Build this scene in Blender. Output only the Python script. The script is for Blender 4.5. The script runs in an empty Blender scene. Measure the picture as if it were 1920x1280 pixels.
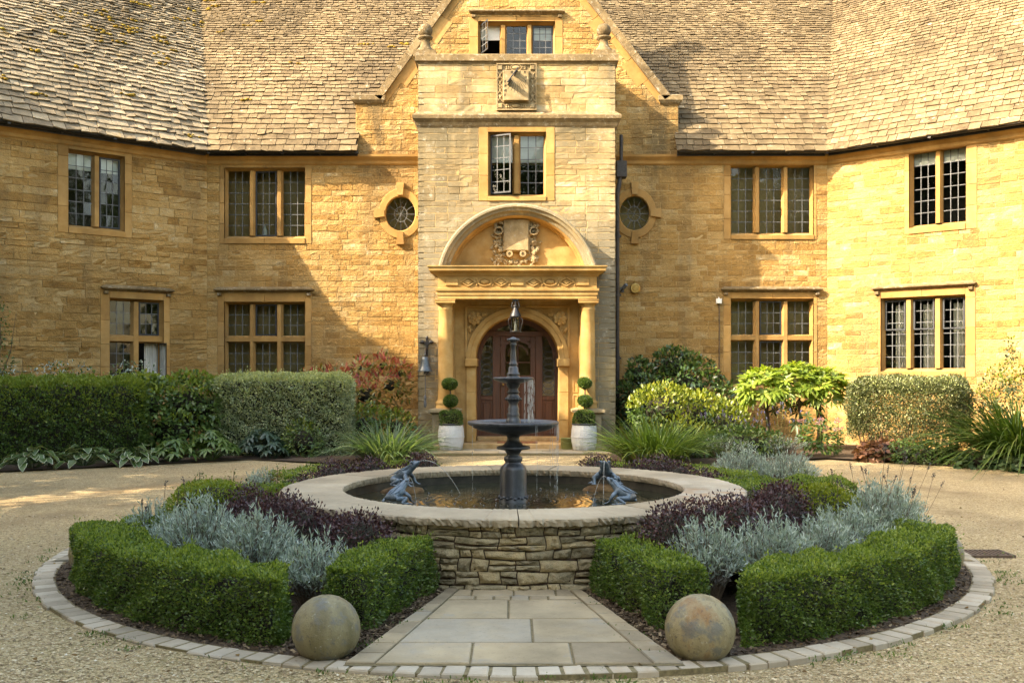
import bpy, math, random
import numpy as np
from mathutils import Vector

S = bpy.context.scene
COL = S.collection
R = math.radians
# ------------------------------------------------------------------ camera
FPX, HX, HY, EYE = 1850.0, 960.0, 700.0, 1.6      # focal length in px of the 1920 px frame, principal point, eye height
cd = bpy.data.cameras.new("camera"); cam = bpy.data.objects.new("camera", cd); COL.objects.link(cam)
cd.sensor_width = 36.0; cd.lens = FPX / 1920 * 36.0; cd.shift_y = (HY - 640) / 1920
cd.clip_start = 0.1; cd.clip_end = 600
cam.location = (0, 0, EYE); cam.rotation_euler = (R(90), 0, 0)
S.camera = cam
# ------------------------------------------------------------------ light
SUN = Vector((2.3, 1.0, -1.743)).normalized()      # the way the sunlight travels
EL = math.asin(-SUN.z)
w = bpy.data.worlds.new("World"); S.world = w; w.use_nodes = True
nt = w.node_tree; bg = nt.nodes["Background"]
sky = nt.nodes.new("ShaderNodeTexSky"); sky.sky_type = 'NISHITA'; sky.sun_disc = False
sky.sun_elevation = EL; sky.sun_rotation = math.atan2(-SUN.x, -SUN.y)
sky.air_density = 1.3; sky.dust_density = 3.0; sky.ozone_density = 0.6
nt.links.new(sky.outputs[0], bg.inputs[0]); bg.inputs[1].default_value = 0.15
ld = bpy.data.lights.new("sun", 'SUN'); ld.energy = 2.55; ld.angle = R(0.5); ld.color = (1.0, 0.94, 0.85)
lo = bpy.data.objects.new("sun", ld); COL.objects.link(lo)
lo.rotation_euler = SUN.to_track_quat('-Z', 'Y').to_euler(); lo.location = (-20, -5, 20)
S.view_settings.view_transform = 'Standard'; S.view_settings.look = 'None'
S.view_settings.exposure = 2.82; S.view_settings.gamma = 1.0
S.view_settings.use_white_balance = True; S.view_settings.white_balance_temperature = 8200; S.view_settings.white_balance_tint = 10
S.render.engine = 'CYCLES'
S.cycles.max_bounces = 8; S.cycles.transparent_max_bounces = 12; S.cycles.use_denoising = True; S.cycles.denoising_prefilter = 'NONE'
S.cycles.sample_clamp_indirect = 6.0; S.cycles.caustics_reflective = False; S.cycles.caustics_refractive = False

# ------------------------------------------------------------------ helpers
def A(x): return np.asarray(x, dtype=np.float64)
def unit(v):
    v = A(v); n = np.linalg.norm(v, axis=-1, keepdims=True); return v / np.maximum(n, 1e-9)

class Frame:
    """A vertical plane: u runs to the right along it, n points out of it, heights are world heights."""
    def __init__(s, O, ang, out=None):
        s.O = A(O); a = R(ang); s.u = A((math.cos(a), math.sin(a), 0)); s.n = A((math.sin(a), -math.cos(a), 0))
    def pt(s, a, z, c=0.0):
        return s.O + s.u * a + s.n * c + A((0, 0, z))
    def pts(s, L): return A([s.pt(*q) for q in L])
    def px(s, x, y=700.0, c=0.0):
        d = A(((x - HX) / FPX, 1.0, (HY - y) / FPX)); e = A((0, 0, EYE)); o = s.O + s.n * c
        t = np.dot(o - e, s.n) / np.dot(d, s.n); p = e + d * t
        return float(np.dot(p - s.O, s.u)), float(p[2])
    def ax(s, x, c=0.0): return s.px(x, 700, c)[0]
    def zy(s, x, y, c=0.0): return s.px(x, y, c)[1]

class MB:
    """Collects faces and links them as one mesh object."""
    def __init__(s): s.V = []; s.F = []; s.n = 0
    def add(s, V, F, m=0, sm=False):
        V = A(V).reshape(-1, 3); F = np.asarray(F, dtype=np.int64)
        if F.ndim == 1: F = F.reshape(1, -1)
        s.V.append(V); s.F.append((F + s.n, m, sm)); s.n += len(V)
    def poly(s, P, m=0): s.add(P, [list(range(len(P)))], m)
    def boxv(s, P, m=0):
        """8 corners: bottom ring 0-3, top ring 4-7"""
        s.add(P, [[0,3,2,1],[4,5,6,7],[0,1,5,4],[1,2,6,5],[2,3,7,6],[3,0,4,7]], m)
    def box(s, x0, x1, y0, y1, z0, z1, m=0):
        s.boxv([(x0,y0,z0),(x1,y0,z0),(x1,y1,z0),(x0,y1,z0),(x0,y0,z1),(x1,y0,z1),(x1,y1,z1),(x0,y1,z1)], m)
    def fbox(s, f, a0, a1, z0, z1, c0, c1, m=0, bev=0.0):
        """box on a frame from depth c0 (back) to c1 (front), front edge bevelled"""
        if bev <= 0:
            s.boxv(f.pts([(a0,z0,c1),(a1,z0,c1),(a1,z0,c0),(a0,z0,c0),(a0,z1,c1),(a1,z1,c1),(a1,z1,c0),(a0,z1,c0)]), m); return
        b = bev
        P = f.pts([(a0,z0,c0),(a1,z0,c0),(a1,z1,c0),(a0,z1,c0),(a0,z0,c1-b),(a1,z0,c1-b),(a1,z1,c1-b),(a0,z1,c1-b),
                   (a0+b,z0+b,c1),(a1-b,z0+b,c1),(a1-b,z1-b,c1),(a0+b,z1-b,c1)])
        s.add(P, [[0,1,5,4],[1,2,6,5],[2,3,7,6],[3,0,4,7],[4,5,9,8],[5,6,10,9],[6,7,11,10],[7,4,8,11],[8,9,10,11]], m)
    def lathe(s, prof, cen, seg=32, m=0, sm=True, sx=1.0, sy=1.0, cap=True, ribs=None):
        prof = A(prof); k = len(prof); th = np.arange(seg) * 2 * math.pi / seg
        rr = prof[:, 0][:, None] * np.ones(seg)[None]
        if ribs is not None: rr = rr * ribs(th)[None]
        V = np.stack([cen[0] + rr * np.cos(th) * sx, cen[1] + rr * np.sin(th) * sy, cen[2] + prof[:, 1][:, None] + 0 * rr], -1).reshape(-1, 3)
        i = np.arange(k - 1)[:, None]; j = np.arange(seg)[None]; j2 = (j + 1) % seg
        F = np.stack([i*seg+j, i*seg+j2, (i+1)*seg+j2, (i+1)*seg+j], -1).reshape(-1, 4)
        s.add(V, F, m, sm)
        if cap:
            if prof[0, 0] > 1e-4: s.add(V[:seg][::-1], [list(range(seg))], m)
            if prof[-1, 0] > 1e-4: s.add(V[-seg:], [list(range(seg))], m)
    def ball(s, c, r, m=0, seg=10, rings=6, sc=(1,1,1), rot=None):
        t = np.linspace(0, math.pi, rings + 1); ph = np.arange(seg) * 2 * math.pi / seg
        V = np.stack([np.sin(t)[:, None] * np.cos(ph), np.sin(t)[:, None] * np.sin(ph), -np.cos(t)[:, None] + 0 * ph], -1).reshape(-1, 3) * r * A(sc)
        if rot is not None: V = V @ rot.T
        i = np.arange(rings)[:, None]; j = np.arange(seg)[None]; j2 = (j + 1) % seg
        F = np.stack([i*seg+j, i*seg+j2, (i+1)*seg+j2, (i+1)*seg+j], -1).reshape(-1, 4)
        s.add(V + A(c), F, m, True)
    def tube(s, path, r, seg=8, m=0, sm=True, cap=True):
        P = A(path); k = len(P); r = np.ones(k) * A(r)
        T = unit(np.gradient(P, axis=0)); up = A((0, 0, 1.0)); Vs = []
        ref = A((1.0, 0.1, 0.05))
        for i in range(k):
            b = ref - T[i] * np.dot(ref, T[i])
            if np.linalg.norm(b) < 0.05: b = np.cross(T[i], up)
            b = unit(b); c = np.cross(T[i], b); ref = b
            th = np.arange(seg) * 2 * math.pi / seg
            Vs.append(P[i] + r[i] * (np.cos(th)[:, None] * b + np.sin(th)[:, None] * c))
        V = np.concatenate(Vs); i = np.arange(k - 1)[:, None]; j = np.arange(seg)[None]; j2 = (j + 1) % seg
        s.add(V, np.stack([i*seg+j, i*seg+j2, (i+1)*seg+j2, (i+1)*seg+j], -1).reshape(-1, 4), m, sm)
        if cap: s.add(V[:seg][::-1], [list(range(seg))], m); s.add(V[-seg:], [list(range(seg))], m)
    def sweep(s, f, a0, a1, prof, m=0, back=-0.05):
        """moulding along a frame with mitred returns; prof = [(c, z), ...]"""
        rows = [f.pts([(a0-c, z, back), (a0-c, z, c), (a1+c, z, c), (a1+c, z, back)]) for c, z in prof]
        V = np.concatenate(rows); F = []
        for i in range(len(prof) - 1):
            for j in range(3): F.append([i*4+j, i*4+j+1, (i+1)*4+j+1, (i+1)*4+j])
        s.add(V, F, m); s.add(rows[0], [[3, 2, 1, 0]], m); s.add(rows[-1], [[0, 1, 2, 3]], m)
    def arc(s, f, ac, zc, prof, t0, t1, seg=40, m=0, ez=1.0, close=False, caps=True):
        """profile (r, c) swept round a centre on a frame"""
        th = np.linspace(t0, t1, seg + 1); k = len(prof); V = []
        for t in th:
            for r, c in prof: V.append(f.pt(ac + r * math.cos(t), zc + r * ez * math.sin(t), c))
        F = []
        for i in range(seg):
            for j in range(k - 1 + int(close)):
                j2 = (j + 1) % k; F.append([i*k+j, (i+1)*k+j, (i+1)*k+j2, i*k+j2])
        s.add(V, F, m)
        if caps and k > 2: s.add(V[:k], [list(range(k))[::-1]], m); s.add(V[-k:], [list(range(k))], m)
    def build(s, name, mats, parent=None, origin=(0, 0, 0), label=None):
        V = np.concatenate(s.V) if s.V else np.zeros((0, 3)); 
        o0 = A(origin) if parent is None else A(wloc(parent))
        V = V - o0
        lv, ls, lm, lsm, st = [], [], [], [], 0
        for F, m, sm in s.F:
            k = F.shape[1]; nF = len(F); lv.append(F.ravel()); ls.append(st + np.arange(nF) * k); st += nF * k
            lm.append(np.full(nF, m)); lsm.append(np.full(nF, sm))
        me = bpy.data.meshes.new(name); lv = np.concatenate(lv).astype(np.int32); ls = np.concatenate(ls).astype(np.int32)
        me.vertices.add(len(V)); me.vertices.foreach_set("co", V.astype(np.float32).ravel())
        me.loops.add(len(lv)); me.loops.foreach_set("vertex_index", lv)
        me.polygons.add(len(ls)); me.polygons.foreach_set("loop_start", ls)
        me.polygons.foreach_set("material_index", np.concatenate(lm).astype(np.int32))
        me.polygons.foreach_set("use_smooth", np.concatenate(lsm).astype(bool))
        me.update(calc_edges=True)
        for q in (mats if isinstance(mats, (list, tuple)) else [mats]): me.materials.append(q)
        o = bpy.data.objects.new(name, me); COL.objects.link(o)
        if parent is None: o.location = tuple(o0)
        else: o.parent = parent
        if label: o["label"] = label
        return o

def wloc(o):
    p = Vector((0, 0, 0))
    while o is not None: p = p + o.location; o = o.parent
    return tuple(p)
def tag(o, label=None, cat=None, group=None, kind=None):
    if label: o["label"] = label
    if cat: o["category"] = cat
    if group: o["group"] = group
    if kind: o["kind"] = kind
    return o
def thing(name, label, cat, loc=(0, 0, 0), group=None):
    o = bpy.data.objects.new(name, None); COL.objects.link(o); o.location = loc; o.empty_display_size = 0.2
    return tag(o, label, cat, group)
def struct(o): o["kind"] = "structure"; return o
def copy_tree(o, parent=None):
    c = o.copy(); COL.objects.link(c); c.parent = parent
    for ch in list(o.children): copy_tree(ch, c)
    return c

# ------------------------------------------------------------------ materials
def base_mat(name):
    m = bpy.data.materials.new(name); m.use_nodes = True
    t = m.node_tree; return m, t, t.nodes, t.links, t.nodes["Principled BSDF"]
def ramp(N, cols, interp='LINEAR'):
    r = N.new("ShaderNodeValToRGB"); e = r.color_ramp.elements; r.color_ramp.interpolation = interp
    while len(e) < len(cols): e.new(0.5)
    for i, (p, c) in enumerate(cols): e[i].position = p; e[i].color = (*c, 1)
    return r
def coords(N, L, scale=(1, 1, 1)):
    tc = N.new("ShaderNodeTexCoord"); mp = N.new("ShaderNodeMapping"); mp.inputs["Scale"].default_value = scale
    L.new(tc.outputs["Object"], mp.inputs[0]); return mp.outputs[0]
def noise(N, L, co, sc, det=4.0, ro=0.55):
    n = N.new("ShaderNodeTexNoise"); n.inputs["Scale"].default_value = sc; n.inputs["Detail"].default_value = det
    n.inputs["Roughness"].default_value = ro
    if co is not None: L.new(co, n.inputs["Vector"])
    return n.outputs["Fac"]
def mth(N, L, op, a, b=None, clamp=False):
    n = N.new("ShaderNodeMath"); n.operation = op; n.use_clamp = clamp
    for i, v in enumerate((a, b)):
        if v is None: continue
        if isinstance(v, (int, float)): n.inputs[i].default_value = v
        else: L.new(v, n.inputs[i])
    return n.outputs[0]
def mixc(N, L, f, a, b, mode='MIX'):
    n = N.new("ShaderNodeMix"); n.data_type = 'RGBA'; n.blend_type = mode
    for i, v in ((0, f), (6, a), (7, b)):
        if isinstance(v, (int, float)): n.inputs[i].default_value = v
        elif isinstance(v, tuple): n.inputs[i].default_value = (*v, 1)
        else: L.new(v, n.inputs[i])
    return n.outputs[2]
def rng(N, L, v, a, b, c=0.0, d=1.0):
    n = N.new("ShaderNodeMapRange"); L.new(v, n.inputs[0])
    for i, q in zip((1, 2, 3, 4), (a, b, c, d)): n.inputs[i].default_value = q
    return n.outputs[0]
def bump(N, L, bsdf, h, strength, dist):
    b = N.new("ShaderNodeBump"); b.inputs["Strength"].default_value = strength; b.inputs["Distance"].default_value = dist
    L.new(h, b.inputs["Height"]); L.new(b.outputs[0], bsdf.inputs["Normal"]); return b

def stone(name, cols, isl=0.6, stain=(0.55, 1.0), stain_sc=0.5, fine=9.0, bmp=0.5, bdist=0.02, bsc=14.0, lichen=None, rough=0.92, streak=0.0, spec=0.25, speck=0.0, patch=False):
    """stone: a tone per block, mottled, with soft weather stains; lichen = (colour, amount)"""
    m, t, N, L, B = base_mat(name); co = coords(N, L)
    f = noise(N, L, co, fine, 6, 0.6)
    if isl > 0:
        g = N.new("ShaderNodeNewGeometry"); ri = g.outputs["Random Per Island"]
        f = mth(N, L, 'ADD', mth(N, L, 'MULTIPLY', ri, isl), mth(N, L, 'MULTIPLY', rng(N, L, f, 0.3, 0.7), 1 - isl))
    else: f = rng(N, L, f, 0.3, 0.7)
    c = ramp(N, cols); L.new(f, c.inputs[0]); c = c.outputs[0]
    st = noise(N, L, co, stain_sc, 5, 0.65)
    c = mixc(N, L, 1.0, c, rampv(N, L, rng(N, L, st, 0.35, 0.65, stain[0], stain[1])), 'MULTIPLY')
    if streak > 0:
        sk = noise(N, L, coords(N, L, (2.2, 2.2, 0.25)), 1.0, 4, 0.6)
        c = mixc(N, L, rng(N, L, sk, 0.48, 0.66, 0.0, streak), c, (0.085, 0.075, 0.05))
    if patch is True:                                            # old damp stains under the kneelers of the gable
        sp = N.new("ShaderNodeSeparateXYZ"); L.new(co, sp.inputs[0]); ax_ = mth(N, L, 'ABSOLUTE', mth(N, L, 'SUBTRACT', mth(N, L, 'ABSOLUTE', sp.outputs[0]), 3.15))
        q = mth(N, L, 'MULTIPLY', rng(N, L, ax_, .2, .65, 1, 0), rng(N, L, sp.outputs[2], 4.7, 6.2, 0, 1)); q = mth(N, L, 'MULTIPLY', q, rng(N, L, noise(N, L, coords(N, L, (3, 3, .8)), 1.0, 5, .65), .35, .6, .15, 1))
        c = mixc(N, L, mth(N, L, 'MULTIPLY', q, .75), c, (0.07, 0.055, 0.03))
    if patch == 'flank':                                 # grey crust low on the flanks, soot under the string course
        sp = N.new("ShaderNodeSeparateXYZ"); L.new(co, sp.inputs[0]); nz_ = rng(N, L, noise(N, L, coords(N, L, (1.6, 1.6, .7)), 1.0, 6, .7), .34, .54, .15, 1)
        q = mth(N, L, 'MULTIPLY', mth(N, L, 'MULTIPLY', rng(N, L, mth(N, L, 'ABSOLUTE', sp.outputs[0]), 1.35, 1.75, 0, 1), rng(N, L, sp.outputs[2], 5.6, 4.0, 0, 1)), nz_)
        q2 = mth(N, L, 'MULTIPLY', rng(N, L, sp.outputs[2], 5.5, 6.75, 0, 1), rng(N, L, sp.outputs[2], 6.9, 7.1, 1, 0)); q2 = mth(N, L, 'MULTIPLY', q2, nz_)
        c = mixc(N, L, mth(N, L, 'MULTIPLY', q, .9), c, (0.17, 0.15, 0.105)); c = mixc(N, L, q2, c, (0.13, 0.105, 0.06))
        dx_ = mth(N, L, 'POWER', sp.outputs[0], 2.0); dz_ = mth(N, L, 'POWER', mth(N, L, 'SUBTRACT', sp.outputs[2], 3.43), 2.0); dd = mth(N, L, 'SQRT', mth(N, L, 'ADD', dx_, dz_))
        q3 = mth(N, L, 'MULTIPLY', mth(N, L, 'MULTIPLY', rng(N, L, dd, 2.35, 1.7, 0, .9), rng(N, L, sp.outputs[2], 3.6, 4.0, 0, 1)), nz_); c = mixc(N, L, q3, c, (0.19, 0.165, 0.11))
    if lichen:
        ln = noise(N, L, co, lichen[2] if len(lichen) > 2 else 5.0, 8, 0.75)
        c = mixc(N, L, rng(N, L, ln, 0.62 - 0.12 * lichen[1], 0.70, 0.0, 0.85), c, lichen[0])
    if speck > 0:
        vn = noise(N, L, co, 55.0, 3, 0.7)
        c = mixc(N, L, rng(N, L, vn, 0.60, 0.72, 0, speck), c, (0.09, 0.065, 0.04))
    L.new(c, B.inputs["Base Color"]); B.inputs["Roughness"].default_value = rough; B.inputs["Specular IOR Level"].default_value = spec
    h = mth(N, L, 'ADD', noise(N, L, co, bsc, 8, 0.68), mth(N, L, 'MULTIPLY', noise(N, L, co, bsc * 5, 4, 0.6), 0.35))
    bump(N, L, B, h, bmp, bdist)
    return m
def rampv(N, L, v):
    n = N.new("ShaderNodeCombineColor")
    for i in range(3): L.new(v, n.inputs[i])
    return n.outputs[0]

def leafm(name, cols, rough=0.5, trans=0.3, spec=0.4, var=0.25, brown=0.0):
    m, t, N, L, B = base_mat(name); g = N.new("ShaderNodeNewGeometry"); co = coords(N, L)
    f = mth(N, L, 'ADD', mth(N, L, 'MULTIPLY', g.outputs["Random Per Island"], 1 - var), mth(N, L, 'MULTIPLY', rng(N, L, noise(N, L, co, 2.5, 3), 0.3, 0.7), var))
    c = ramp(N, cols); L.new(f, c.inputs[0])
    cc = c.outputs[0]
    if brown: cc = mixc(N, L, mth(N, L, 'MULTIPLY', rng(N, L, noise(N, L, co, 4.5, 4, .7), .56, .68, 0, brown), rng(N, L, g.outputs['Random Per Island'], .2, .6, 1, .2)), cc, (.13, .085, .03))
    L.new(cc, B.inputs["Base Color"]); B.inputs["Roughness"].default_value = rough; B.inputs["Specular IOR Level"].default_value = spec
    tr = N.new("ShaderNodeBsdfTranslucent"); L.new(mixc(N, L, 1.0, c.outputs[0], (1.3, 1.35, 0.6), 'MULTIPLY'), tr.inputs[0])
    mx = N.new("ShaderNodeMixShader"); mx.inputs[0].default_value = trans
    L.new(B.outputs[0], mx.inputs[1]); L.new(tr.outputs[0], mx.inputs[2]); L.new(mx.outputs[0], N["Material Output"].inputs[0])
    return m
def flat(name, col, rough=0.6, metal=0.0, spec=0.4, nz=0.25, sc=20.0, bmp=0.0, bd=0.004):
    m, t, N, L, B = base_mat(name); co = coords(N, L); n = noise(N, L, co, sc, 5)
    c = mixc(N, L, rng(N, L, n, 0.3, 0.7), tuple(v * (1 - nz) for v in col), tuple(min(1, v * (1 + nz)) for v in col))
    L.new(c, B.inputs["Base Color"]); B.inputs["Roughness"].default_value = rough; B.inputs["Metallic"].default_value = metal
    B.inputs["Specular IOR Level"].default_value = spec
    if bmp: bump(N, L, B, n, bmp, bd)
    return m
def glassm(name, tint=(0.8, 0.85, 0.82), wob=0.12):
    m, t, N, L, B = base_mat(name); co = coords(N, L)
    tr = N.new("ShaderNodeBsdfTransparent"); tr.inputs[0].default_value = (*tint, 1)
    gl = N.new("ShaderNodeBsdfGlossy"); gl.inputs["Roughness"].default_value = 0.03
    g = N.new("ShaderNodeNewGeometry")
    b = N.new("ShaderNodeBump"); b.inputs["Strength"].default_value = wob; b.inputs["Distance"].default_value = 0.02
    L.new(mth(N, L, 'ADD', noise(N, L, co, 3.0, 2), mth(N, L, 'MULTIPLY', g.outputs["Random Per Island"], 0.0)), b.inputs["Height"]); L.new(b.outputs[0], gl.inputs["Normal"])
    fr = N.new("ShaderNodeFresnel"); fr.inputs[0].default_value = 1.52
    f = mth(N, L, 'MULTIPLY', fr.outputs[0], 1.0)
    mx = N.new("ShaderNodeMixShader"); L.new(f, mx.inputs[0]); L.new(tr.outputs[0], mx.inputs[1]); L.new(gl.outputs[0], mx.inputs[2])
    L.new(mx.outputs[0], N["Material Output"].inputs[0]); return m

WALLC = [(0.0, (0.20, 0.105, 0.031)), (0.2, (0.32, 0.18, 0.054)), (0.5, (0.395, 0.236, 0.080)), (0.78, (0.43, 0.277, 0.108)), (0.9, (0.465, 0.33, 0.155)), (1.0, (0.56, 0.455, 0.30))]
M = {}
M['rubble'] = stone("rubble_stone", WALLC, 0.74, (0.70, 1.08), 0.45, 7.0, 1.0, 0.05, 9.0, streak=0.32, speck=0.5, patch=True)
M['mortar'] = stone("lime_mortar", [(0, (0.33, 0.22, 0.09)), (1, (0.48, 0.34, 0.165))], 0, (0.7, 1.0), 0.5, 20, 0.5, 0.01, 30)
M['ashlar'] = stone("dressed_stone", [(0, (0.28, 0.15, 0.045)), (0.5, (0.38, 0.215, 0.07)), (1, (0.46, 0.285, 0.11))], 0.5, (0.62, 1.05), 0.7, 5.0, 0.25, 0.008, 22, streak=0.18, speck=0.1)
M['porch'] = stone("porch_stone", [(0, (0.24, 0.155, 0.065)), (0.3, (0.35, 0.235, 0.10)), (0.6, (0.42, 0.30, 0.145)), (0.85, (0.42, 0.335, 0.195)), (1, (0.44, 0.385, 0.27))], 0.6, (0.58, 1.05), 0.6, 7, 0.6, 0.018, 11, lichen=((0.36, 0.33, 0.25), 0.45, 2.0), streak=0.6, speck=0.45, patch='flank')
M['quoin'] = stone("grey_dressed_stone", [(0, (0.27, 0.19, 0.09)), (0.5, (0.38, 0.28, 0.14)), (1, (0.46, 0.37, 0.22))], 0.5, (0.55, 1.05), 0.9, 9, 0.7, 0.012, 26, lichen=((0.40, 0.38, 0.31), 0.55, 7.0), streak=0.6, speck=0.4, patch='flank')
M['carved'] = stone("carved_stone", [(0, (0.33, 0.185, 0.06)), (0.5, (0.42, 0.255, 0.09)), (1, (0.48, 0.325, 0.14))], 0.15, (0.66, 1.05), 0.9, 4.0, 0.2, 0.006, 25, streak=0.12)
M['weather'] = stone("lichened_coping", [(0, (0.10, 0.07, 0.035)), (0.5, (0.19, 0.135, 0.068)), (1, (0.28, 0.21, 0.115))], 0.4, (0.6, 1.05), 1.2, 10, 0.8, 0.015, 24, lichen=((0.46, 0.42, 0.33), 0.6, 9.0), speck=0.5)
M['tile'] = stone("stone_roof_tile", [(0, (0.055, 0.038, 0.019)), (0.2, (0.10, 0.071, 0.037)), (0.5, (0.148, 0.107, 0.057)), (0.8, (0.188, 0.14, 0.078)), (0.95, (0.23, 0.182, 0.112)), (1.0, (0.36, 0.31, 0.22))], 0.5, (0.6, 1.08), 0.5, 6, 0.8, 0.02, 12, lichen=((0.47, 0.43, 0.34), 0.15, 8.0), speck=0.5)
M['tilemoss'] = stone("mossy_roof_tile", [(0, (0.07, 0.055, 0.035)), (0.2, (0.16, 0.125, 0.08)), (0.5, (0.26, 0.205, 0.13)), (0.8, (0.34, 0.27, 0.175)), (0.95, (0.44, 0.365, 0.25)), (1.0, (0.6, 0.53, 0.41))], 0.62, (0.6, 1.08), 0.4, 6, 0.9, 0.02, 11, lichen=((0.23, 0.14, 0.03), 0.3, 2.2), speck=0.6)
M['under'] = flat("roof_battens", (0.03, 0.025, 0.018), 0.95, nz=0.3)
M['plaque'] = stone('weathered_carving', [(0, (.24, .17, .085)), (.5, (.33, .245, .13)), (1, (.40, .31, .18))], .2, (.55, 1.05), 2.0, 6, .5, .008, 30, lichen=((.36, .33, .26), .4, 12.0), speck=.4)
M['moss'] = leafm("roof_moss", [(0, (0.10, 0.06, 0.01)), (0.6, (0.20, 0.13, 0.02)), (1, (0.26, 0.20, 0.04))], 0.9, 0.1, 0.1)
M['iron'] = flat("black_iron", (0.018, 0.018, 0.02), 0.45, 0.2, 0.5, 0.4)
M['casement'] = flat("casement_iron", (0.022, 0.026, 0.032), 0.5, 0.1, 0.5, 0.3)
M['lead'] = flat("window_lead", (0.105, 0.11, 0.115), 0.75, 0.0, 0.2, 0.25)
M['glass'] = glassm("window_glass")
M['dark'] = flat("room_interior", (0.035, 0.03, 0.026), 0.9, nz=0.3, sc=2)
M['white'] = flat("white_blind", (0.72, 0.72, 0.68), 0.8, nz=0.05)
M['curtain'] = flat("curtain_cloth", (0.66, 0.63, 0.56), 0.9, nz=0.12, sc=4)
M['wood'] = None
# ================================================================== THE HOUSE
CF = Frame((0, 22.3, 0), 0); AL, AR = -6.895, 7.124
LW = Frame((AL, 22.3, 0), 40); RW = Frame((AR, 22.3, 0), -40)
PF = Frame((0, 20.8, 0), 0); PL, PR = -1.979, 2.181
house = thing("manor_house", "honey coloured stone manor house with steep stone tiled roofs and central gabled porch", "house", (0.1, 22.3, 0))

def subtract(iv, cuts):
    for c0, c1 in cuts:
        o = []
        for a, b in iv:
            if c1 <= a or c0 >= b: o.append((a, b)); continue
            if c0 > a + 0.02: o.append((a, c0))
            if c1 < b - 0.02: o.append((c1, b))
        iv = o
    return iv
NR = np.random.RandomState(77); GF = {}
def blocks(mb, f, a0, a1, z0, z1, holes=(), h=(0.085, 0.165), wd=(0.17, 0.54), seed=0, proud=0.012, lim=None, quoin=None, var=0.006, c=0.0, rock=0.004):
    """coursed stones (material 0) on a mortar sheet (material 1); quoin = alternate long end stones (material 2) at (left?, right?)"""
    r = random.Random(seed); br = {z0, z1}
    for q in holes: br |= {z for z in q[2:4] if z0 < z < z1}
    br = sorted(br); zs = [z0]
    for p, q in zip(br[:-1], br[1:]):
        n = max(1, round((q - p) / (sum(h) / 2))); hs = [r.uniform(*h) for _ in range(n)]; k = (q - p) / sum(hs); z = p
        for i, v in enumerate(hs): z = q if i == n - 1 else z + v * k; zs.append(z)
    ql = 0
    for p, q in zip(zs[:-1], zs[1:]):
        zm = (p + q) / 2; l0, l1 = (a0, a1) if lim is None else lim(zm)
        if l1 - l0 < 0.05: continue
        ql += 1
        for s, e in subtract([(l0, l1)], [(H[0], H[1]) for H in holes if H[2] < q - 1e-4 and H[3] > p + 1e-4]):
            mb.fbox(f, s, e, p, q, c - 0.12, c, 1)
            a = s
            while a < e - 1e-4:
                wdt = r.uniform(*wd) * (1.25 if q - p > 0.15 else 0.9); m = 0
                if quoin and ((quoin[0] and abs(a - a0) < 1e-3) ): wdt = 0.62 if (ql // 2) % 2 else 0.36; m = 2
                b = a + wdt
                if quoin and quoin[1] and abs(e - a1) < 1e-3:
                    qw = 0.62 if (ql // 2) % 2 else 0.36
                    if a >= e - qw - 1e-3: b = e; m = 2
                    elif b > e - qw - 0.12: b = e - qw
                elif e - b < 0.14: b = e
                b = min(b, e)
                g = r.uniform(0.002, 0.004); pr = proud + r.uniform(-var, var)
                j = lambda s_=0.006: r.uniform(-s_, s_)
                bv = 0.007
                A0, A1, Z0, Z1 = a + g, b - g, p + g, q - g
                nx, nz = max(1, int((A1-A0)/.11)), 2; rk = rock*(.25 if m == 2 else r.choice((.5, 1, 1, 1.7)))
                xs_ = np.concatenate([[A0], np.linspace(A0+bv, A1-bv, nx+1), [A1]]); zs_ = np.concatenate([[Z0], np.linspace(Z0+bv, Z1-bv, nz+1), [Z1]])
                g_ = np.stack(np.meshgrid(xs_, zs_, indexing='ij'), -1); kx, kz = len(xs_), len(zs_); dp = np.full((kx, kz), pr - bv) + (NR.rand(kx, kz)-.7)*.004
                dp[1:-1, 1:-1] = pr + NR.randn(kx-2, kz-2)*rk; g_[1:-1, 1:-1] += (NR.rand(kx-2, kz-2, 2)-.5)*.012; g_[0, :, 0] += (NR.rand(kz)-.3)*.005; g_[-1, :, 0] -= (NR.rand(kz)-.3)*.005; g_[:, 0, 1] += (NR.rand(kx)-.3)*.004; g_[:, -1, 1] -= (NR.rand(kx)-.3)*.004
                V = f.O + f.u*g_[..., :1] + f.n*(c+dp[..., None]) + A((0, 0, 1.0))*g_[..., 1:]
                key_ = (kx, kz)
                if key_ not in GF: i_, j_ = np.meshgrid(np.arange(kx-1), np.arange(kz-1), indexing='ij'); GF[key_] = np.stack([i_*kz+j_, (i_+1)*kz+j_, (i_+1)*kz+j_+1, i_*kz+j_+1], -1).reshape(-1, 4)
                n0 = kx*kz; bk = f.pts([(A0,Z0,c-.02),(A1,Z0,c-.02),(A1,Z1,c-.02),(A0,Z1,c-.02)]); cr = (0, (kx-1)*kz, kx*kz-1, kz-1)
                mb.add(np.concatenate([V.reshape(-1, 3), bk]), np.concatenate([GF[key_], [[n0+k_, n0+(k_+1) % 4, cr[(k_+1) % 4], cr[k_]] for k_ in range(4)]]), m)
                a = b

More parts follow.
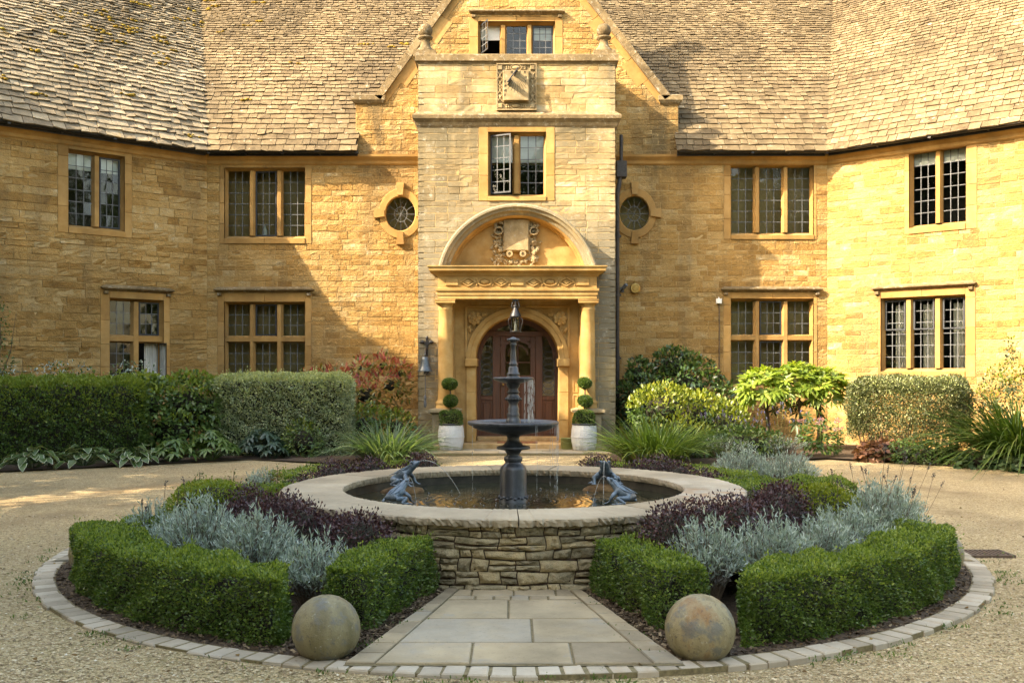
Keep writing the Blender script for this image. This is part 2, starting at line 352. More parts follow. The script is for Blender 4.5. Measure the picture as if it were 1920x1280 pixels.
# ---- windows: (stone surround + mullions) > panes, leading, casement frames, hood mould, blinds ...
WHOLES = {}
def quarries(pn, ldg, f, L, cols, rows, r, c=-0.165, P=None):
    a0, a1, z0, z1 = L; P = P or (lambda a, z, cc: f.pt(a, z, cc))
    for i in range(cols):
        for j in range(rows):
            x0, x1 = a0 + (a1-a0)*i/cols, a0 + (a1-a0)*(i+1)/cols; y0, y1 = z0 + (z1-z0)*j/rows, z0 + (z1-z0)*(j+1)/rows
            ta, tz = r.gauss(0, 0.008), r.gauss(0, 0.008); mx, mz = (x0+x1)/2, (y0+y1)/2
            pn.poly([P(a, z, c + ta*(a-mx) + tz*(z-mz)) for a, z in ((x0,y0),(x1,y0),(x1,y1),(x0,y1))])
    lw = 0.0075
    def bar(x0, x1, y0, y1, cc):
        ldg.poly([P(a, z, cc) for a, z in ((x0,y0),(x1,y0),(x1,y1),(x0,y1))])
        ldg.poly([P(a, z, cc - 0.004) for a, z in ((x0,y0),(x0,y1),(x1,y1),(x1,y0))])
    for i in range(1, cols): x = a0 + (a1-a0)*i/cols; bar(x-lw, x+lw, z0, z1, c+0.006)
    for j in range(1, rows): y = z0 + (z1-z0)*j/rows; bar(a0, a1, y-lw, y+lw, c+0.008)
def pane(pn, ldg, o):
    for F, m_, sm in ldg.F: pn.F.append((F + pn.n, 1, sm))
    pn.V += ldg.V; pn.n += ldg.n
    return pn.build("leaded_pane", [M['glass'], M['lead']], o)
def casement(mb, f, L, c, wdt=0.035, P=None):
    a0, a1, z0, z1 = L; P = P or (lambda a, z, cc: f.pt(a, z, cc))
    for q in ((a0, a0+wdt, z0, z1), (a1-wdt, a1, z0, z1), (a0+wdt, a1-wdt, z0, z0+wdt), (a0+wdt, a1-wdt, z1-wdt, z1)):
        mb.boxv([P(q[0],q[2],c+.025),P(q[1],q[2],c+.025),P(q[1],q[2],c-.015),P(q[0],q[2],c-.015),
                 P(q[0],q[3],c+.025),P(q[1],q[3],c+.025),P(q[1],q[3],c-.015),P(q[0],q[3],c-.015)])
def window(f, lights, sur, rows, parent=None, cols=3, hood=None, iron=(), open_=None, blind=None, curtain=None, seed=0, top=None, key='c', depth=0.0, sillfree=False):
    parent = parent or house; r = random.Random(seed); w_ = MB(); E = depth
    g0, g1 = min(l[0] for l in lights), max(l[1] for l in lights); h0, h1 = min(l[2] for l in lights), max(l[3] for l in lights)
    s0, s1, t0, t1 = sur; WHOLES.setdefault(key, []).append((s0, s1, t0, t1))
    e = min(0.05, (g0 - s0) * 0.5); G = (g0 - e, g1 + e, h0 - 0.02, h1 + e); c1 = 0.016
    zc = t0
    while zc < t1 - 1e-3:                       # jamb stones
        n = min(t1, zc + r.uniform(0.42, 0.62)); n = t1 if t1 - n < 0.2 else n
        w_.fbox(f, s0, G[0], zc+.002, n-.002, -0.12, c1 + r.uniform(-.002, .002), 0, 0.006); w_.fbox(f, G[1], s1, zc+.002, n-.002, -0.12, c1 + r.uniform(-.002, .002), 0, 0.006); zc = n
    nh = max(1, round((G[1]-G[0]) / 0.9))
    for i in range(nh):
        p, q = G[0] + (G[1]-G[0])*i/nh, G[0] + (G[1]-G[0])*(i+1)/nh
        w_.fbox(f, p+.002, q-.002, G[3], t1, -0.12, c1, 0, 0.006)
        if not sillfree: w_.fbox(f, p+.002, q-.002, t0, G[2]-0.05, -0.12, c1+0.02, 0, 0.006)
    # square step, then hollow chamfer to the lights
    D0, D1, DG = c1, -0.05, -0.175
    def ring(o, i, co, ci):
        O = [(o[0],o[2]),(o[1],o[2]),(o[1],o[3]),(o[0],o[3])]; I = [(i[0],i[2]),(i[1],i[2]),(i[1],i[3]),(i[0],i[3])]
        for k in range(4):
            k2 = (k+1) % 4; w_.poly([f.pt(*O[k], co), f.pt(*O[k2], co), f.pt(*I[k2], ci), f.pt(*I[k], ci)])
    GG = (G[0], G[1], G[2]-0.05, G[3]); B_ = (g0, g1, h0, h1)
    ring(GG, GG, D0, D1); ring(GG, B_, D1, DG)
    xs = sorted({(l[0], l[1]) for l in lights}); zs = sorted({(l[2], l[3]) for l in lights})
    ch = 0.04
    for (p0, p1), (q0, q1) in zip(xs[:-1], xs[1:]):
        a, b = p1, q0
        P = [(a, DG), (a+ch, -0.06), (b-ch, -0.06), (b, DG)]
        for k in range(3): w_.poly([f.pt(P[k][0], h0, P[k][1]), f.pt(P[k+1][0], h0, P[k+1][1]), f.pt(P[k+1][0], h1, P[k+1][1]), f.pt(P[k][0], h1, P[k][1])])
        w_.fbox(f, a+.004, b-.004, h0, h1, -0.22, DG-.002)
    for (p0, p1), (q0, q1) in zip(zs[:-1], zs[1:]):
        a, b = p1, q0
        for (x0, x1) in xs:
            P = [(a, DG), (a+ch*.8, -0.064), (b-ch*.8, -0.064), (b, DG)]
            for k in range(3):
                w_.poly([f.pt(x0-.05, P[k][0], P[k][1]), f.pt(x1+.05, P[k][0], P[k][1]), f.pt(x1+.05, P[k+1][0], P[k+1][1]), f.pt(x0-.05, P[k+1][0], P[k+1][1])])
    o = w_.build("window", M['ashlar'], parent)
    for k, l in enumerate(lights):
        pn, ldg, cs = MB(), MB(), MB()
        rw = rows[k] if isinstance(rows, (list, tuple)) else rows
        if open_ and k == open_[0]:
            side, ang = open_[1], R(open_[2]); hx = l[0] if side < 0 else l[1]
            def P(a, z, cc, hx=hx, side=side, ang=ang):
                d = a - hx; return f.pt(hx + d*math.cos(ang), z, -0.10 + abs(d)*math.sin(ang) + (cc + 0.165))
            casement(cs, f, l, -0.165, 0.03, P); quarries(pn, ldg, f, l, cols, rw, r, P=P)
            c_ = cs.build("casement", M['casement'], o, label="casement standing open"); pane(pn, ldg, o); continue
        if k in iron:
            casement(cs, f, l, -0.165, 0.028); l = (l[0]+.026, l[1]-.026, l[2]+.026, l[3]-.026)
        quarries(pn, ldg, f, l, cols, rw, r); pane(pn, ldg, o)
        if cs.V: cs.build("casement", M['casement'], o)
    rm = MB(); x0, x1, y0, y1, b0, b1 = g0-.25, g1+.25, h0-.3, h1+.15, -1.5, -0.20     # the room behind
    C8 = [(x0,y0,b1),(x1,y0,b1),(x1,y0,b0),(x0,y0,b0),(x0,y1,b1),(x1,y1,b1),(x1,y1,b0),(x0,y1,b0)]
    rm.add(f.pts(C8), [[0,1,2,3],[4,7,6,5],[1,5,6,2],[2,6,7,3],[3,7,4,0]]); ri = rm.build("interior", M['dark'], o)
    if hood:
        hd = MB(); a, b, z = hood
        hd.sweep(f, a+.06, b-.06, [(0.0, z-.03), (0.05, z), (0.115, z+.03), (0.12, z+.055), (0.04, z+.10), (0.0, z+.115)])
        for x in (a, b-.1): hd.fbox(f, x+.005, x+.095, z-.09, z-.025, -.02, .075, 0, .01)
        hd.build("hood_mould", M['weather'], o)
    if blind:
        for l in [lights[i] for i in blind[1]]:
            bl = MB()
            zb = l[3] - (l[3]-l[2]) * blind[0]
            bl.fbox(f, l[0]-.02, l[1]+.02, zb, l[3]+.05, -0.26, -0.245)
            bl.fbox(f, l[0]-.02, l[1]+.02, zb-.025, zb, -0.265, -0.24)
            bl.build("blind", M['white'], o)
    if curtain:
        for (p, q, z0, z1) in curtain:
            ct = MB()
            n = 26; V = []
            for i in range(n + 1):
                a = p + (q-p)*i/n; cc = -0.34 + 0.035*math.sin(i*1.35+p*7) + 0.012*math.sin(i*3.1)
                V += [f.pt(a, z0, cc), f.pt(a, z1, cc)]
            ct.add(V, [[2*i, 2*i+2, 2*i+3, 2*i+1] for i in range(n)], 0, True)
            ct.build("curtain", M['curtain'], o)
    return o
def L_(f, xs, ys):
    """lights from pixel edges read off the photograph on the wall's own plane"""
    out = []
    for (y0, y1) in ys:
        for (x0, x1) in xs:
            xm = (x0+x1)/2
            out.append((f.ax(x0, -.17), f.ax(x1, -.17), f.zy(xm, y1, -.17), f.zy(xm, y0, -.17)))
    # equalise heights on a row
    n = len(xs)
    for k in range(0, len(out), n):
        z0 = sum(l[2] for l in out[k:k+n])/n; z1 = sum(l[3] for l in out[k:k+n])/n
        for i in range(k, k+n): out[i] = (out[i][0], out[i][1], z0, z1)
    return out
def S_(f, x0, x1, y0, y1): return (f.ax(x0), f.ax(x1), f.zy((x0+x1)/2, y1), f.zy((x0+x1)/2, y0))

W3L = ((429, 468), (480, 519), (532, 571)); W3R = ((1371, 1411), (1424, 1464), (1477, 1517))
window(CF, L_(CF, W3L, [(322, 443)]), S_(CF, 412, 584, 303, 457), 6, iron=(1,), seed=1)
for l in []: pass
bt = MB(); bt.lathe([(.05,0),(.055,.02),(.055,.17),(.03,.22),(.018,.24),(.02,.28),(0,.285)], CF.pt(CF.ax(497,-.3), CF.zy(497,443)+.0, -.3), 12)
window(CF, L_(CF, W3L, [(571, 629), (643, 720)]), S_(CF, 408, 584, 549, 736), [3,3,3,4,4,4], hood=(CF.ax(408), CF.ax(584), CF.zy(500,547)), iron=(1,), seed=2)
window(CF, L_(CF, W3R, [(315, 437)]), S_(CF, 1357, 1531, 297, 449), 6, seed=3, curtain=[])
window(CF, L_(CF, W3R, [(565, 627), (640, 720)]), S_(CF, 1356, 1532, 548, 736), [3,3,3,4,4,4], hood=(CF.ax(1356), CF.ax(1536), CF.zy(1446,546)), iron=(1, 4), seed=4)
window(LW, L_(LW, ((128, 171), (186, 224)), [(294, 426)]), S_(LW, 108, 247, 272, 441), 6, iron=(1,), seed=5, key='l', blind=(0.19, (0, 1)))
window(LW, L_(LW, ((205, 244), (260, 297)), [(566, 628), (643, 722)]), S_(LW, 188, 318, 548, 738), [3,3,4,4], hood=(LW.ax(193), LW.ax(319), LW.zy(256, 546)), iron=(1,), open_=(3, 1, 88), seed=6, key='l',
       curtain=[(LW.ax(272,-.3), LW.ax(296,-.3), 0.9, 2.3)])
window(RW, L_(RW, ((1714, 1754), (1769, 1811)), [(284, 419)]), S_(RW, 1696, 1832, 268, 434), 6, seed=7, key='r', blind=(0.14, (0, 1)))
wr = L_(RW, ((1661, 1699), (1714, 1753), (1769, 1810)), [(561, 690)])
window(RW, wr, S_(RW, 1647, 1829, 541, 707), 6, hood=(RW.ax(1641), RW.ax(1826), RW.zy(1733, 540)), iron=(), seed=8, key='r',
       curtain=[(l[0]+(l[1]-l[0])*.35, l[1]+.05, l[2]-.1, l[3]-.1) for l in wr])
window(CF, L_(CF, ((901, 937), (950, 987), (999, 1036)), [(50, 105)]), S_(CF, 880, 1055, 32, 112), 4, hood=(CF.ax(884), CF.ax(1054), CF.zy(970, 27)), iron=(2,), open_=(0, -1, 66), seed=9, key='g', blind=(0.4, (0, 2)))
window(PF, L_(PF, ((920, 961), (976, 1019)), [(256, 365)]), S_(PF, 898, 1040, 236, 377), 5, open_=(0, -1, 24), seed=10, key='p', blind=(0.42, (0, 1)))

for l in wr:                                            # iron opening lights in the upper half
    m_ = MB(); zm_ = l[2] + (l[3]-l[2])*.56; casement(m_, RW, (l[0], l[1], zm_, l[3]), -.15, .03); m_.build("casement", M['casement'], [o for o in house.children if o.name.startswith("window")][-3])
# ---- oval windows
def oval(px, py):
    a, z = CF.px(px, py); rx, ry = 0.335, 0.395; WHOLES['c'].append((a-.34, a+.34, z-.40, z+.40))
    m = MB(); n = 48
    m.arc(CF, a, z, [(rx, -.10), (rx, .03), (rx+.015, .045), (rx+.145, .04), (rx+.155, .03), (rx+.155, -.02)], 0, 2*math.pi, n, ez=1.15, caps=False)
    for k, (da, dz) in enumerate(((0, 1), (1, 0), (0, -1), (-1, 0))):
        h = 0.075 if da == 0 else 0.09
        if da == 0: P = [(a-h*.8, z+dz*(ry+.02)), (a+h*.8, z+dz*(ry+.02)), (a+h*1.15, z+dz*(ry+.30)), (a-h*1.15, z+dz*(ry+.30))]
        else: P = [(a+da*(rx+.02), z-h*.8), (a+da*(rx+.02), z+h*.8), (a+da*(rx+.26), z+h*1.15), (a+da*(rx+.26), z-h*1.15)]
        m.boxv([CF.pt(*p, -.02) for p in P] + [CF.pt(*p, .10) for p in P])
    o = m.build("window", M['ashlar'], house, label="oval window with radiating glazing bars")
    g = MB(); ld_ = MB()
    th = np.linspace(0, 2*math.pi, 25)
    for i in range(24): g.poly([CF.pt(a, z, -.075), CF.pt(a+rx*math.cos(th[i]), z+ry*math.sin(th[i]), -.075), CF.pt(a+rx*math.cos(th[i+1]), z+ry*math.sin(th[i+1]), -.075)])
    for i in range(12):
        t = i*math.pi/6; ld_.tube([CF.pt(a+rx*.42*math.cos(t), z+ry*.42*math.sin(t), -.065), CF.pt(a+rx*math.cos(t), z+ry*math.sin(t), -.065)], .007, 5)
        if i % 3 != 1: ld_.tube([CF.pt(a, z, -.065), CF.pt(a+rx*.42*math.cos(t), z+ry*.42*math.sin(t), -.065)], .005, 4)
    ld_.arc(CF, a, z, [(rx*.42-.007, -.063), (rx*.42+.007, -.063)], 0, 2*math.pi, 28, ez=1.19)
    pane(g, ld_, o)
    d = MB(); C8 = [(a-.5,z-.5,-.17),(a+.5,z-.5,-.17),(a+.5,z-.5,-1),(a-.5,z-.5,-1),(a-.5,z+.5,-.17),(a+.5,z+.5,-.17),(a+.5,z+.5,-1),(a-.5,z+.5,-1)]
    d.add(CF.pts(C8), [[0,1,2,3],[4,7,6,5],[1,5,6,2],[2,6,7,3],[3,7,4,0]]); d.build("interior", M['dark'], o)
oval(751, 401); oval(1189.5, 400)

# ---- walls
WM = [M['rubble'], M['mortar'], M['ashlar']]
ZE = 6.57                                               # eaves
GZ0, GAP = 7.78, 0.10
def glim(z):
    if z < GZ0: return (-3.53, 3.76)
    return (-2.92 + (z-GZ0)/1.397, 3.40 - (z-GZ0)/1.28)
mb = MB(); porchhole = (PL+.03, PR-.03, -1, 8.25)
blocks(mb, CF, AL, AR, 0, 6.5, WHOLES['c'] + [porchhole], seed=11, proud=.007, rock=.0022, var=.004)
mb.fbox(CF, AL, AR, 0, 6.5, -.6, -.5, 1)
mb.build("wall", WM, house)
mb = MB(); blocks(mb, CF, -3.53, 3.76, 6.5, 11.9, WHOLES['g'] + [porchhole], seed=12, lim=glim, proud=.008, rock=.003)
mb.build("gable_wall", WM, house)
mb = MB(); blocks(mb, LW, -6.3, 0, 0, 6.5, WHOLES['l'], seed=13, proud=.012, var=.008, h=(.085, .18), wd=(.2, .7), rock=.0055); mb.build("wall", WM, house)
mb = MB(); blocks(mb, RW, 0, 9, 0, 6.5, WHOLES['r'], seed=14, proud=.008, rock=.0022, var=.004); mb.build("wall", WM, house)
# eaves cornice and gutters
def cornice(f, a0, a1):
    m = MB(); m.sweep(f, a0, a1, [(0.018, 6.30), (0.05, 6.33), (0.06, 6.39), (0.14, 6.47), (0.15, 6.52), (0.02, 6.53)]); m.build("eaves_cornice", M['ashlar'], house)
cornice(CF, AL-.02, AR+.02); cornice(LW, -6.3, -.02); cornice(RW, .02, 9)
def gutter(f, a0, a1, s0=0.0, s1=0.0):
    m = MB(); c, z, r = 0.30, 6.56, 0.058; n = 8
    k = max(2, int((a1-a0)/1.8)); xs = np.linspace(a0, a1, k+1)
    for x0, x1 in zip(xs[:-1], xs[1:]):
        V = []
        for x in (x0 + (s0 if x0 == a0 else 0), x1 + (s1 if x1 == a1 else 0)):
            for i in range(n+1):
                t = math.pi + math.pi*i/n; V.append(f.pt(x, z + r*math.sin(t), c + r*math.cos(t)))
        m.add(V, [[i, i+1, n+2+i, n+1+i] for i in range(n)], 0, True)
        m.fbox(f, x1-.03, x1+.03, z-r-.008, z+.004, c-r-.008, c+r+.008)
        m.fbox(f, (x0+x1)/2-.015, (x0+x1)/2+.015, z-r-.01, z-.02, 0.1, c)
    m.fbox(f, a0, a1, z-.09, z+.02, .17, .20)
    m.build("gutter", M['iron'], house)
KV = math.tan(R(20))
gutter(CF, AL+.11, -3.46); gutter(CF, 3.70, AR-.11); gutter(LW, -6.2, -.11); gutter(RW, .11, 9)

# ---- roofs of stone tiles, courses diminishing to the ridge
TP = math.tan(R(52)); CP = math.cos(R(52)); SP = math.sin(R(52))
def roof(f, lim, tmax, mats, seed, moss=0, wild=1.0, ex=(.25, .25)):
    r = random.Random(seed); m = MB(); mo = []
    nr = lambda a, s, h: f.pt(a, ZE + s*SP + h*CP, 0.36 - s*CP + h*SP)     # s up the slope, h off it
    s, e = -0.04, 0.20; smax = (tmax + .36)/CP; V = []; F = []
    while s < smax:
        t = s*CP - 0.36; a0, a1 = lim(t + e*CP*.5, ZE + s*SP)
        m.poly([nr(a0-ex[0], s, -.02), nr(a1+ex[1], s, -.02), nr(a1+ex[1], s+e, -.02), nr(a0-ex[0], s+e, -.02)], 1)
        a = a0 - r.uniform(0, .25)
        while a < a1:
            wd = r.uniform(.6, 1.5) * (0.06 + e*1.0); b = a + wd
            A0, A1 = max(a, a0-.03)+.005, min(b, a1+.03)-.005; a = b
            if A1 - A0 < .04: continue
            h0 = r.uniform(.020, .034)*wild; h1 = r.uniform(-.002, .006); sk = r.uniform(-.016, .016)*wild; sj = r.uniform(-.022, .012)*wild; tl = r.gauss(0, .005)*wild
            if r.random() < .03*wild: sj -= .035; h0 += .015
            n = len(V); L_ = e*1.12
            bl = r.uniform(0, .35)*e*.3
            V += [nr(A0, s+sj+sk, h0+tl), nr(A1, s+sj-sk, h0-tl), nr(A1-.002, s+L_, h1), nr(A0+.002, s+L_, h1),
                  nr(A0, s+sj+sk, h0+tl-.03), nr(A1, s+sj-sk, h0-tl-.03), nr(A1-.002, s+L_, h1-.02), nr(A0+.002, s+L_, h1-.02)]
            F += [[n, n+1, n+2, n+3], [n+4, n+5, n+1, n], [n+4, n, n+3, n+7], [n+1, n+5, n+6, n+2]]
            if moss and r.random() < moss * (1.6 if (math.sin(a*1.3+s*.9)+math.sin(a*.5-s*1.7+2)) > .7 else .25): mo.append((A0 + r.random()*(A1-A0), s, h0))
        s += e; e = max(0.094, e*0.977)
    m.add(V, F, 0); o = m.build("roof", mats, house)
    if mo:
        q = MB()
        for a, s_, h in mo:
            for k in range(r.randint(3, 8)):
                p = A(nr(a + r.gauss(0, .09), s_ + r.gauss(0, .02), h*.7)); rr = r.uniform(.02, .05)
                q.ball(p, rr, 0, 6, 4, (1.3, 1.0, .7))
        tag(q.build("moss", M['moss'], o), kind="stuff")
    return o
CV = lambda t: (AL - KV*t, AR + KV*t)
roof(CF, lambda t, z: (CV(t)[0], max(-3.47, min(.05, -2.97 + (z-GZ0)/1.397))), 4.5, [M['tile'], M['under']], 21, .012, 1.05, (.25, 0))
roof(CF, lambda t, z: (min(3.69, max(.15, 3.45 - (z-GZ0)/1.28)) if z > GZ0 else 3.69, CV(t)[1]), 4.5, [M['tile'], M['under']], 22, ex=(0, .25))
roof(LW, lambda t, z: (-6.3, KV*t), 4.5, [M['tilemoss'], M['under']], 23, .11, 1.5)
roof(RW, lambda t, z: (-KV*t, 9.0), 4.5, [M['tile'], M['under']], 24, .004, .9)
mb = MB()                                               # the far slopes and the roof behind the gable
za = ZE + (4.5+.36)*TP
for f, a0, a1 in ((CF, AL-3, AR+3), (LW, -12, 2), (RW, -2, 9)): mb.poly(f.pts([(a0, za-.05, -4.55), (a1, za-.05, -4.55), (a1, ZE-.2, -9.5), (a0, ZE-.2, -9.5)]))
mb.poly(CF.pts([(-2.95, 7.72, -.3), (GAP, 11.9, -.3), (GAP, 11.9, -5), (-2.95, 7.72, -5)])); mb.poly(CF.pts([(GAP, 11.9, -.3), (3.42, 7.72, -.3), (3.42, 7.72, -5), (GAP, 11.9, -5)]))
mb.build("roof", M['tile'], house)
# gable copings, kneelers, apex
mb = MB(); vg = MB()
def slope_coping(aL, zL, aR, zR, n):
    d = unit((aR-aL, zR-zL)); nn = A((-d[1], d[0])) * (1 if d[0] > 0 else -1)
    if nn[1] < 0: nn = -nn
    Lt = math.hypot(aR-aL, zR-zL)
    for i in range(n):
        p = A((aL, zL)) + d*Lt*i/n; q = A((aL, zL)) + d*(Lt*(i+1)/n - .006)
        P = [p - nn*.03, q - nn*.03, q + nn*.13, p + nn*.13]
        mb.boxv([CF.pt(x, z, .09) for x, z in P] + [CF.pt(x, z, -.42) for x, z in P])
        wv_ = .17 + .16*(i % 2); P = [p - nn*wv_ + d*.003, q - nn*wv_ - d*.003, q - nn*.032 - d*.003, p - nn*.032 + d*.003]
        vg.boxv([CF.pt(x, z, .017) for x, z in P] + [CF.pt(x, z, -.1) for x, z in P])
slope_coping(-2.99, GZ0, GAP, GZ0+3.09*1.397, 9); slope_coping(3.47, GZ0, GAP, GZ0+3.37*1.28, 9)
vg.build('verge_stones', M['ashlar'], house)
for a0, a1 in ((-3.62, -2.86), (3.30, 3.85)):
    mb.sweep(CF, a0+.09, a1-.09, [(0.0, 7.66), (0.05, 7.70), (0.09, 7.76), (0.09, 7.86), (0.0, 7.90)], back=-.45)
for a0, a1 in ((-3.53, -2.9), (3.3, 3.76)): mb.fbox(CF, a0+.003, a1-.003, 6.5, 7.68, -.45, -.125)
mb.box(GAP-.16, GAP+.16, 22.2, 22.7, 11.95, 12.45)
mb.lathe([(.1,0),(.1,.05),(.2,.2),(.24,.4),(.2,.58),(.06,.7),(.05,.78),(0,.8)], (GAP, 22.45, 12.45), 16)
mb.build("gable_coping", M['weather'], house)
# unseen cross wing added on the left, ridge shaped to shade court, wall and roof
mb = MB(); a0, a1, c1 = -11.6, -7.2, 3.2; am = (a0+a1)/2; zr = 11.2
mb.fbox(LW, a0, a1, 0, 6.4, -1, c1)
mb.poly(LW.pts([(a0, 6.4, c1), (a1, 6.4, c1), (am, zr, c1)]))
mb.poly(LW.pts([(a1+.25, 6.2, c1+.2), (am, zr+.05, c1+.2), (am, zr+.05, -2.2), (a1+.25, 6.2, -2.2)]), 1); mb.poly(LW.pts([(am, zr+.05, c1+.2), (a0-.25, 6.2, c1+.2), (a0-.25, 6.2, -2.2), (am, zr+.05, -2.2)]), 1)
mb.poly(LW.pts([(a0, 6.4, -2.15), (a1, 6.4, -2.15), (am, zr, -2.15)]))
mb.build("unseen_cross_wing", [M['rubble'], M['tile']], house)
# ================================================================== THE PORCH (a part of the house)
PM = [M['porch'], M['mortar'], M['quoin']]
SF_L = Frame((PL, 20.8, 0), -90); SF_R = Frame((PR, 20.8, 0), 90)
ENT = 3.79
mb = MB()
fa0, fa1 = PF.ax(852), PF.ax(1086)
blocks(mb, PF, PL, PR, 0, 8.2, WHOLES['p'] + [(fa0, fa1, -1, 3.2), (PF.ax(931)+.01, PF.ax(1006)-.01, 7.1, 8.2)], h=(.10, .165), wd=(.2, .62), seed=31, proud=.006, var=.004, rock=.0018, quoin=(1, 1))
blocks(mb, SF_L, -1.5, 0, 0, 8.2, [], h=(.12, .24), wd=(.3, .8), seed=32, proud=.004, var=.003, rock=.0015)
blocks(mb, SF_R, 0, 1.5, 0, 8.2, [], h=(.12, .24), wd=(.3, .8), seed=33, proud=.004, var=.003, rock=.0015)
mb.fbox(PF, PL+.02, PR-.02, 8.0, 8.2, -1.5, -.13, 1); mb.fbox(PF, PF.ax(931), PF.ax(1006), 7.1, 8.15, -.12, .004, 1)
porch = mb.build("porch", PM, house)
mb = MB(); mb.sweep(PF, PL, PR, [(0.012, 6.78), (0.035, 6.82), (0.05, 6.88), (0.11, 6.95), (0.12, 7.02), (0.04, 7.09), (0.0, 7.12)], back=-1.5)
mb.build("string_course", M['weather'], porch)
mb = MB(); mb.sweep(PF, PL, PR, [(0.012, 8.12), (0.03, 8.15), (0.065, 8.17), (0.065, 8.30), (0.0, 8.33), (-.3, 8.34)], back=-1.45); mb.build("parapet_coping", M['weather'], porch)
for x in (-1.86, 1.97):                                  # ball finials
    m = MB(); m.box(x-.24, x+.24, 20.95, 21.43, 8.33, 8.47); m.lathe([(.20,.0),(.19,.06),(.12,.12),(.09,.24),(.11,.29),(.16,.31),(.16,.34),(.09,.36)], (x, 21.19, 8.47), 20)
    m.ball((x, 21.19, 8.47+.48), .155, 0, 22, 14); m.build("ball_finial", M['weather'], porch)
# sundial
x0, z0 = PF.px(931, 208); x1, z1 = PF.px(1006, 121); m = MB()
m.fbox(PF, x0, x1, z0, z1, .0, .035)
def framebars(m, x0, x1, z0, z1, t, c0, c1):
    m.fbox(PF, x0, x1, z0, z0+t, c0, c1); m.fbox(PF, x0, x1, z1-t, z1, c0, c1); m.fbox(PF, x0, x0+t, z0+t, z1-t, c0, c1); m.fbox(PF, x1-t, x1, z0+t, z1-t, c0, c1)
framebars(m, x0, x1, z0, z1, .022, .03, .075)
px0, pz0 = PF.px(944, 192); px1, pz1 = PF.px(991, 136)
framebars(m, px0-.02, px1+.02, pz0-.02, pz1+.02, .02, .03, .07)
for cx in ((x0+px0)/2, (x1+px1)/2):
    for cz in ((z0+pz0)/2, (z1+pz1)/2):
        m.fbox(PF, cx-.05, cx+.05, cz-.05, cz+.05, .03, .07, 0, .012)
    hgt = pz1 - pz0
    for k in range(4):
        zz = pz0 + hgt*(k+.5)/4
        for sg in (-1, 1): 
            P = [(cx-.055, zz-sg*hgt/8*.9), (cx-.035, zz-sg*hgt/8*.9), (cx+.055, zz+sg*hgt/8*.9), (cx+.035, zz+sg*hgt/8*.9)]
            m.boxv([PF.pt(*p, .03) for p in P] + [PF.pt(*p, .066+.002*sg) for p in P])
    for k in range(3): m.ball(PF.pt(cx, pz0 + hgt*(k+.5)/3, .045), .038, 0, 10, 6, (.7, .6, 1.3))
for cz in ((z0+pz0)/2, (z1+pz1)/2):
    cx = (px0+px1)/2; m.ball(PF.pt(cx, cz, .04), .055, 0, 14, 8, (1.9, .7, .85))
    for sg in (-1, 1):
        for k in range(4): m.ball(PF.pt(cx + sg*.17 + .03*math.cos(k*1.57+.8), cz + .03*math.sin(k*1.57+.8), .04), .024, 0, 8, 5)
    m.arc(PF, cx, cz, [(.105, .03), (.105, .07), (.125, .07), (.125, .03)], 0, 2*math.pi, 20, ez=.58, caps=False)
m.fbox(PF, px0, px1, pz0, pz1, .03, .16, 0, .008)
sd = m.build("sundial", M['plaque'], porch, label="carved stone sundial panel with iron gnomon")
g = MB(); gx0, gz0 = PF.px(953, 163); gx1, gz1 = PF.px(971, 135)
g.tube([PF.pt(gx0-.01, gz0-.02, .42), PF.pt(gx1, gz1, .28)], .013, 6)
for q in (.25, .7): 
    a, z, c = gx0+(gx1-gx0)*q, gz0+(gz1-gz0)*q, .42-.14*q
    g.tube([PF.pt(a, z, c), PF.pt(a, z, .16)], .010, 6)
for q0_, q1_ in ((.05, .22), (.66, .85)):
    V = [PF.pt(gx0+(gx1-gx0)*q, gz0+(gz1-gz0)*q, c) for q, c in ((q0_, .41-.14*q0_), (q1_, .41-.14*q1_), (q1_+.1, .162), (q0_-.1, .162))]
    g.boxv(V + [v + A((.010, 0, -.006)) for v in V])
g.build("gnomon", M['iron'], sd)
g = MB(); r_ = random.Random(5)                        # hour lines and numerals cut in the plate
ox, oz = (px0+px1)/2+.03, pz1-.12
for k in range(11):
    t = R(200 + k*14); a, z = ox+.30*math.cos(t), oz+.36*math.sin(t)
    s0 = .35
    P0 = (ox+(a-ox)*s0, oz+(z-oz)*s0); P1 = (max(px0+.07, min(px1-.05, a)), max(pz0+.05, z))
    g.tube([PF.pt(*P0, .161), PF.pt(*P1, .161)], .003, 4)
def numeral(t, a, z, h):
    x = a
    for ch in t:
        wd = h*.5
        segs = {'I': [(0, 0, 0, 1)], 'V': [(0, 1, .5, 0), (.5, 0, 1, 1)], 'X': [(0, 0, 1, 1), (0, 1, 1, 0)]}[ch]
        for q in segs: g.tube([PF.pt(x+q[0]*wd, z+q[1]*h, .161), PF.pt(x+q[2]*wd, z+q[3]*h, .161)], .003, 4)
        x += wd*(.45 if ch == 'I' else 1.25)
for k, t in enumerate(("XII", "I", "II", "III")): numeral(t, px0+.15+k*.095, pz1-.07, .055)
for k, t in enumerate(("VI", "VII", "VIII", "IX")): numeral(t, px0+.012, pz1-.26-k*.095, .05)
for k, t in enumerate(("IV", "V")): numeral(t, px1-.075, pz1-.17-k*.09, .05)
g.build("hour_lines", M['under'], sd)

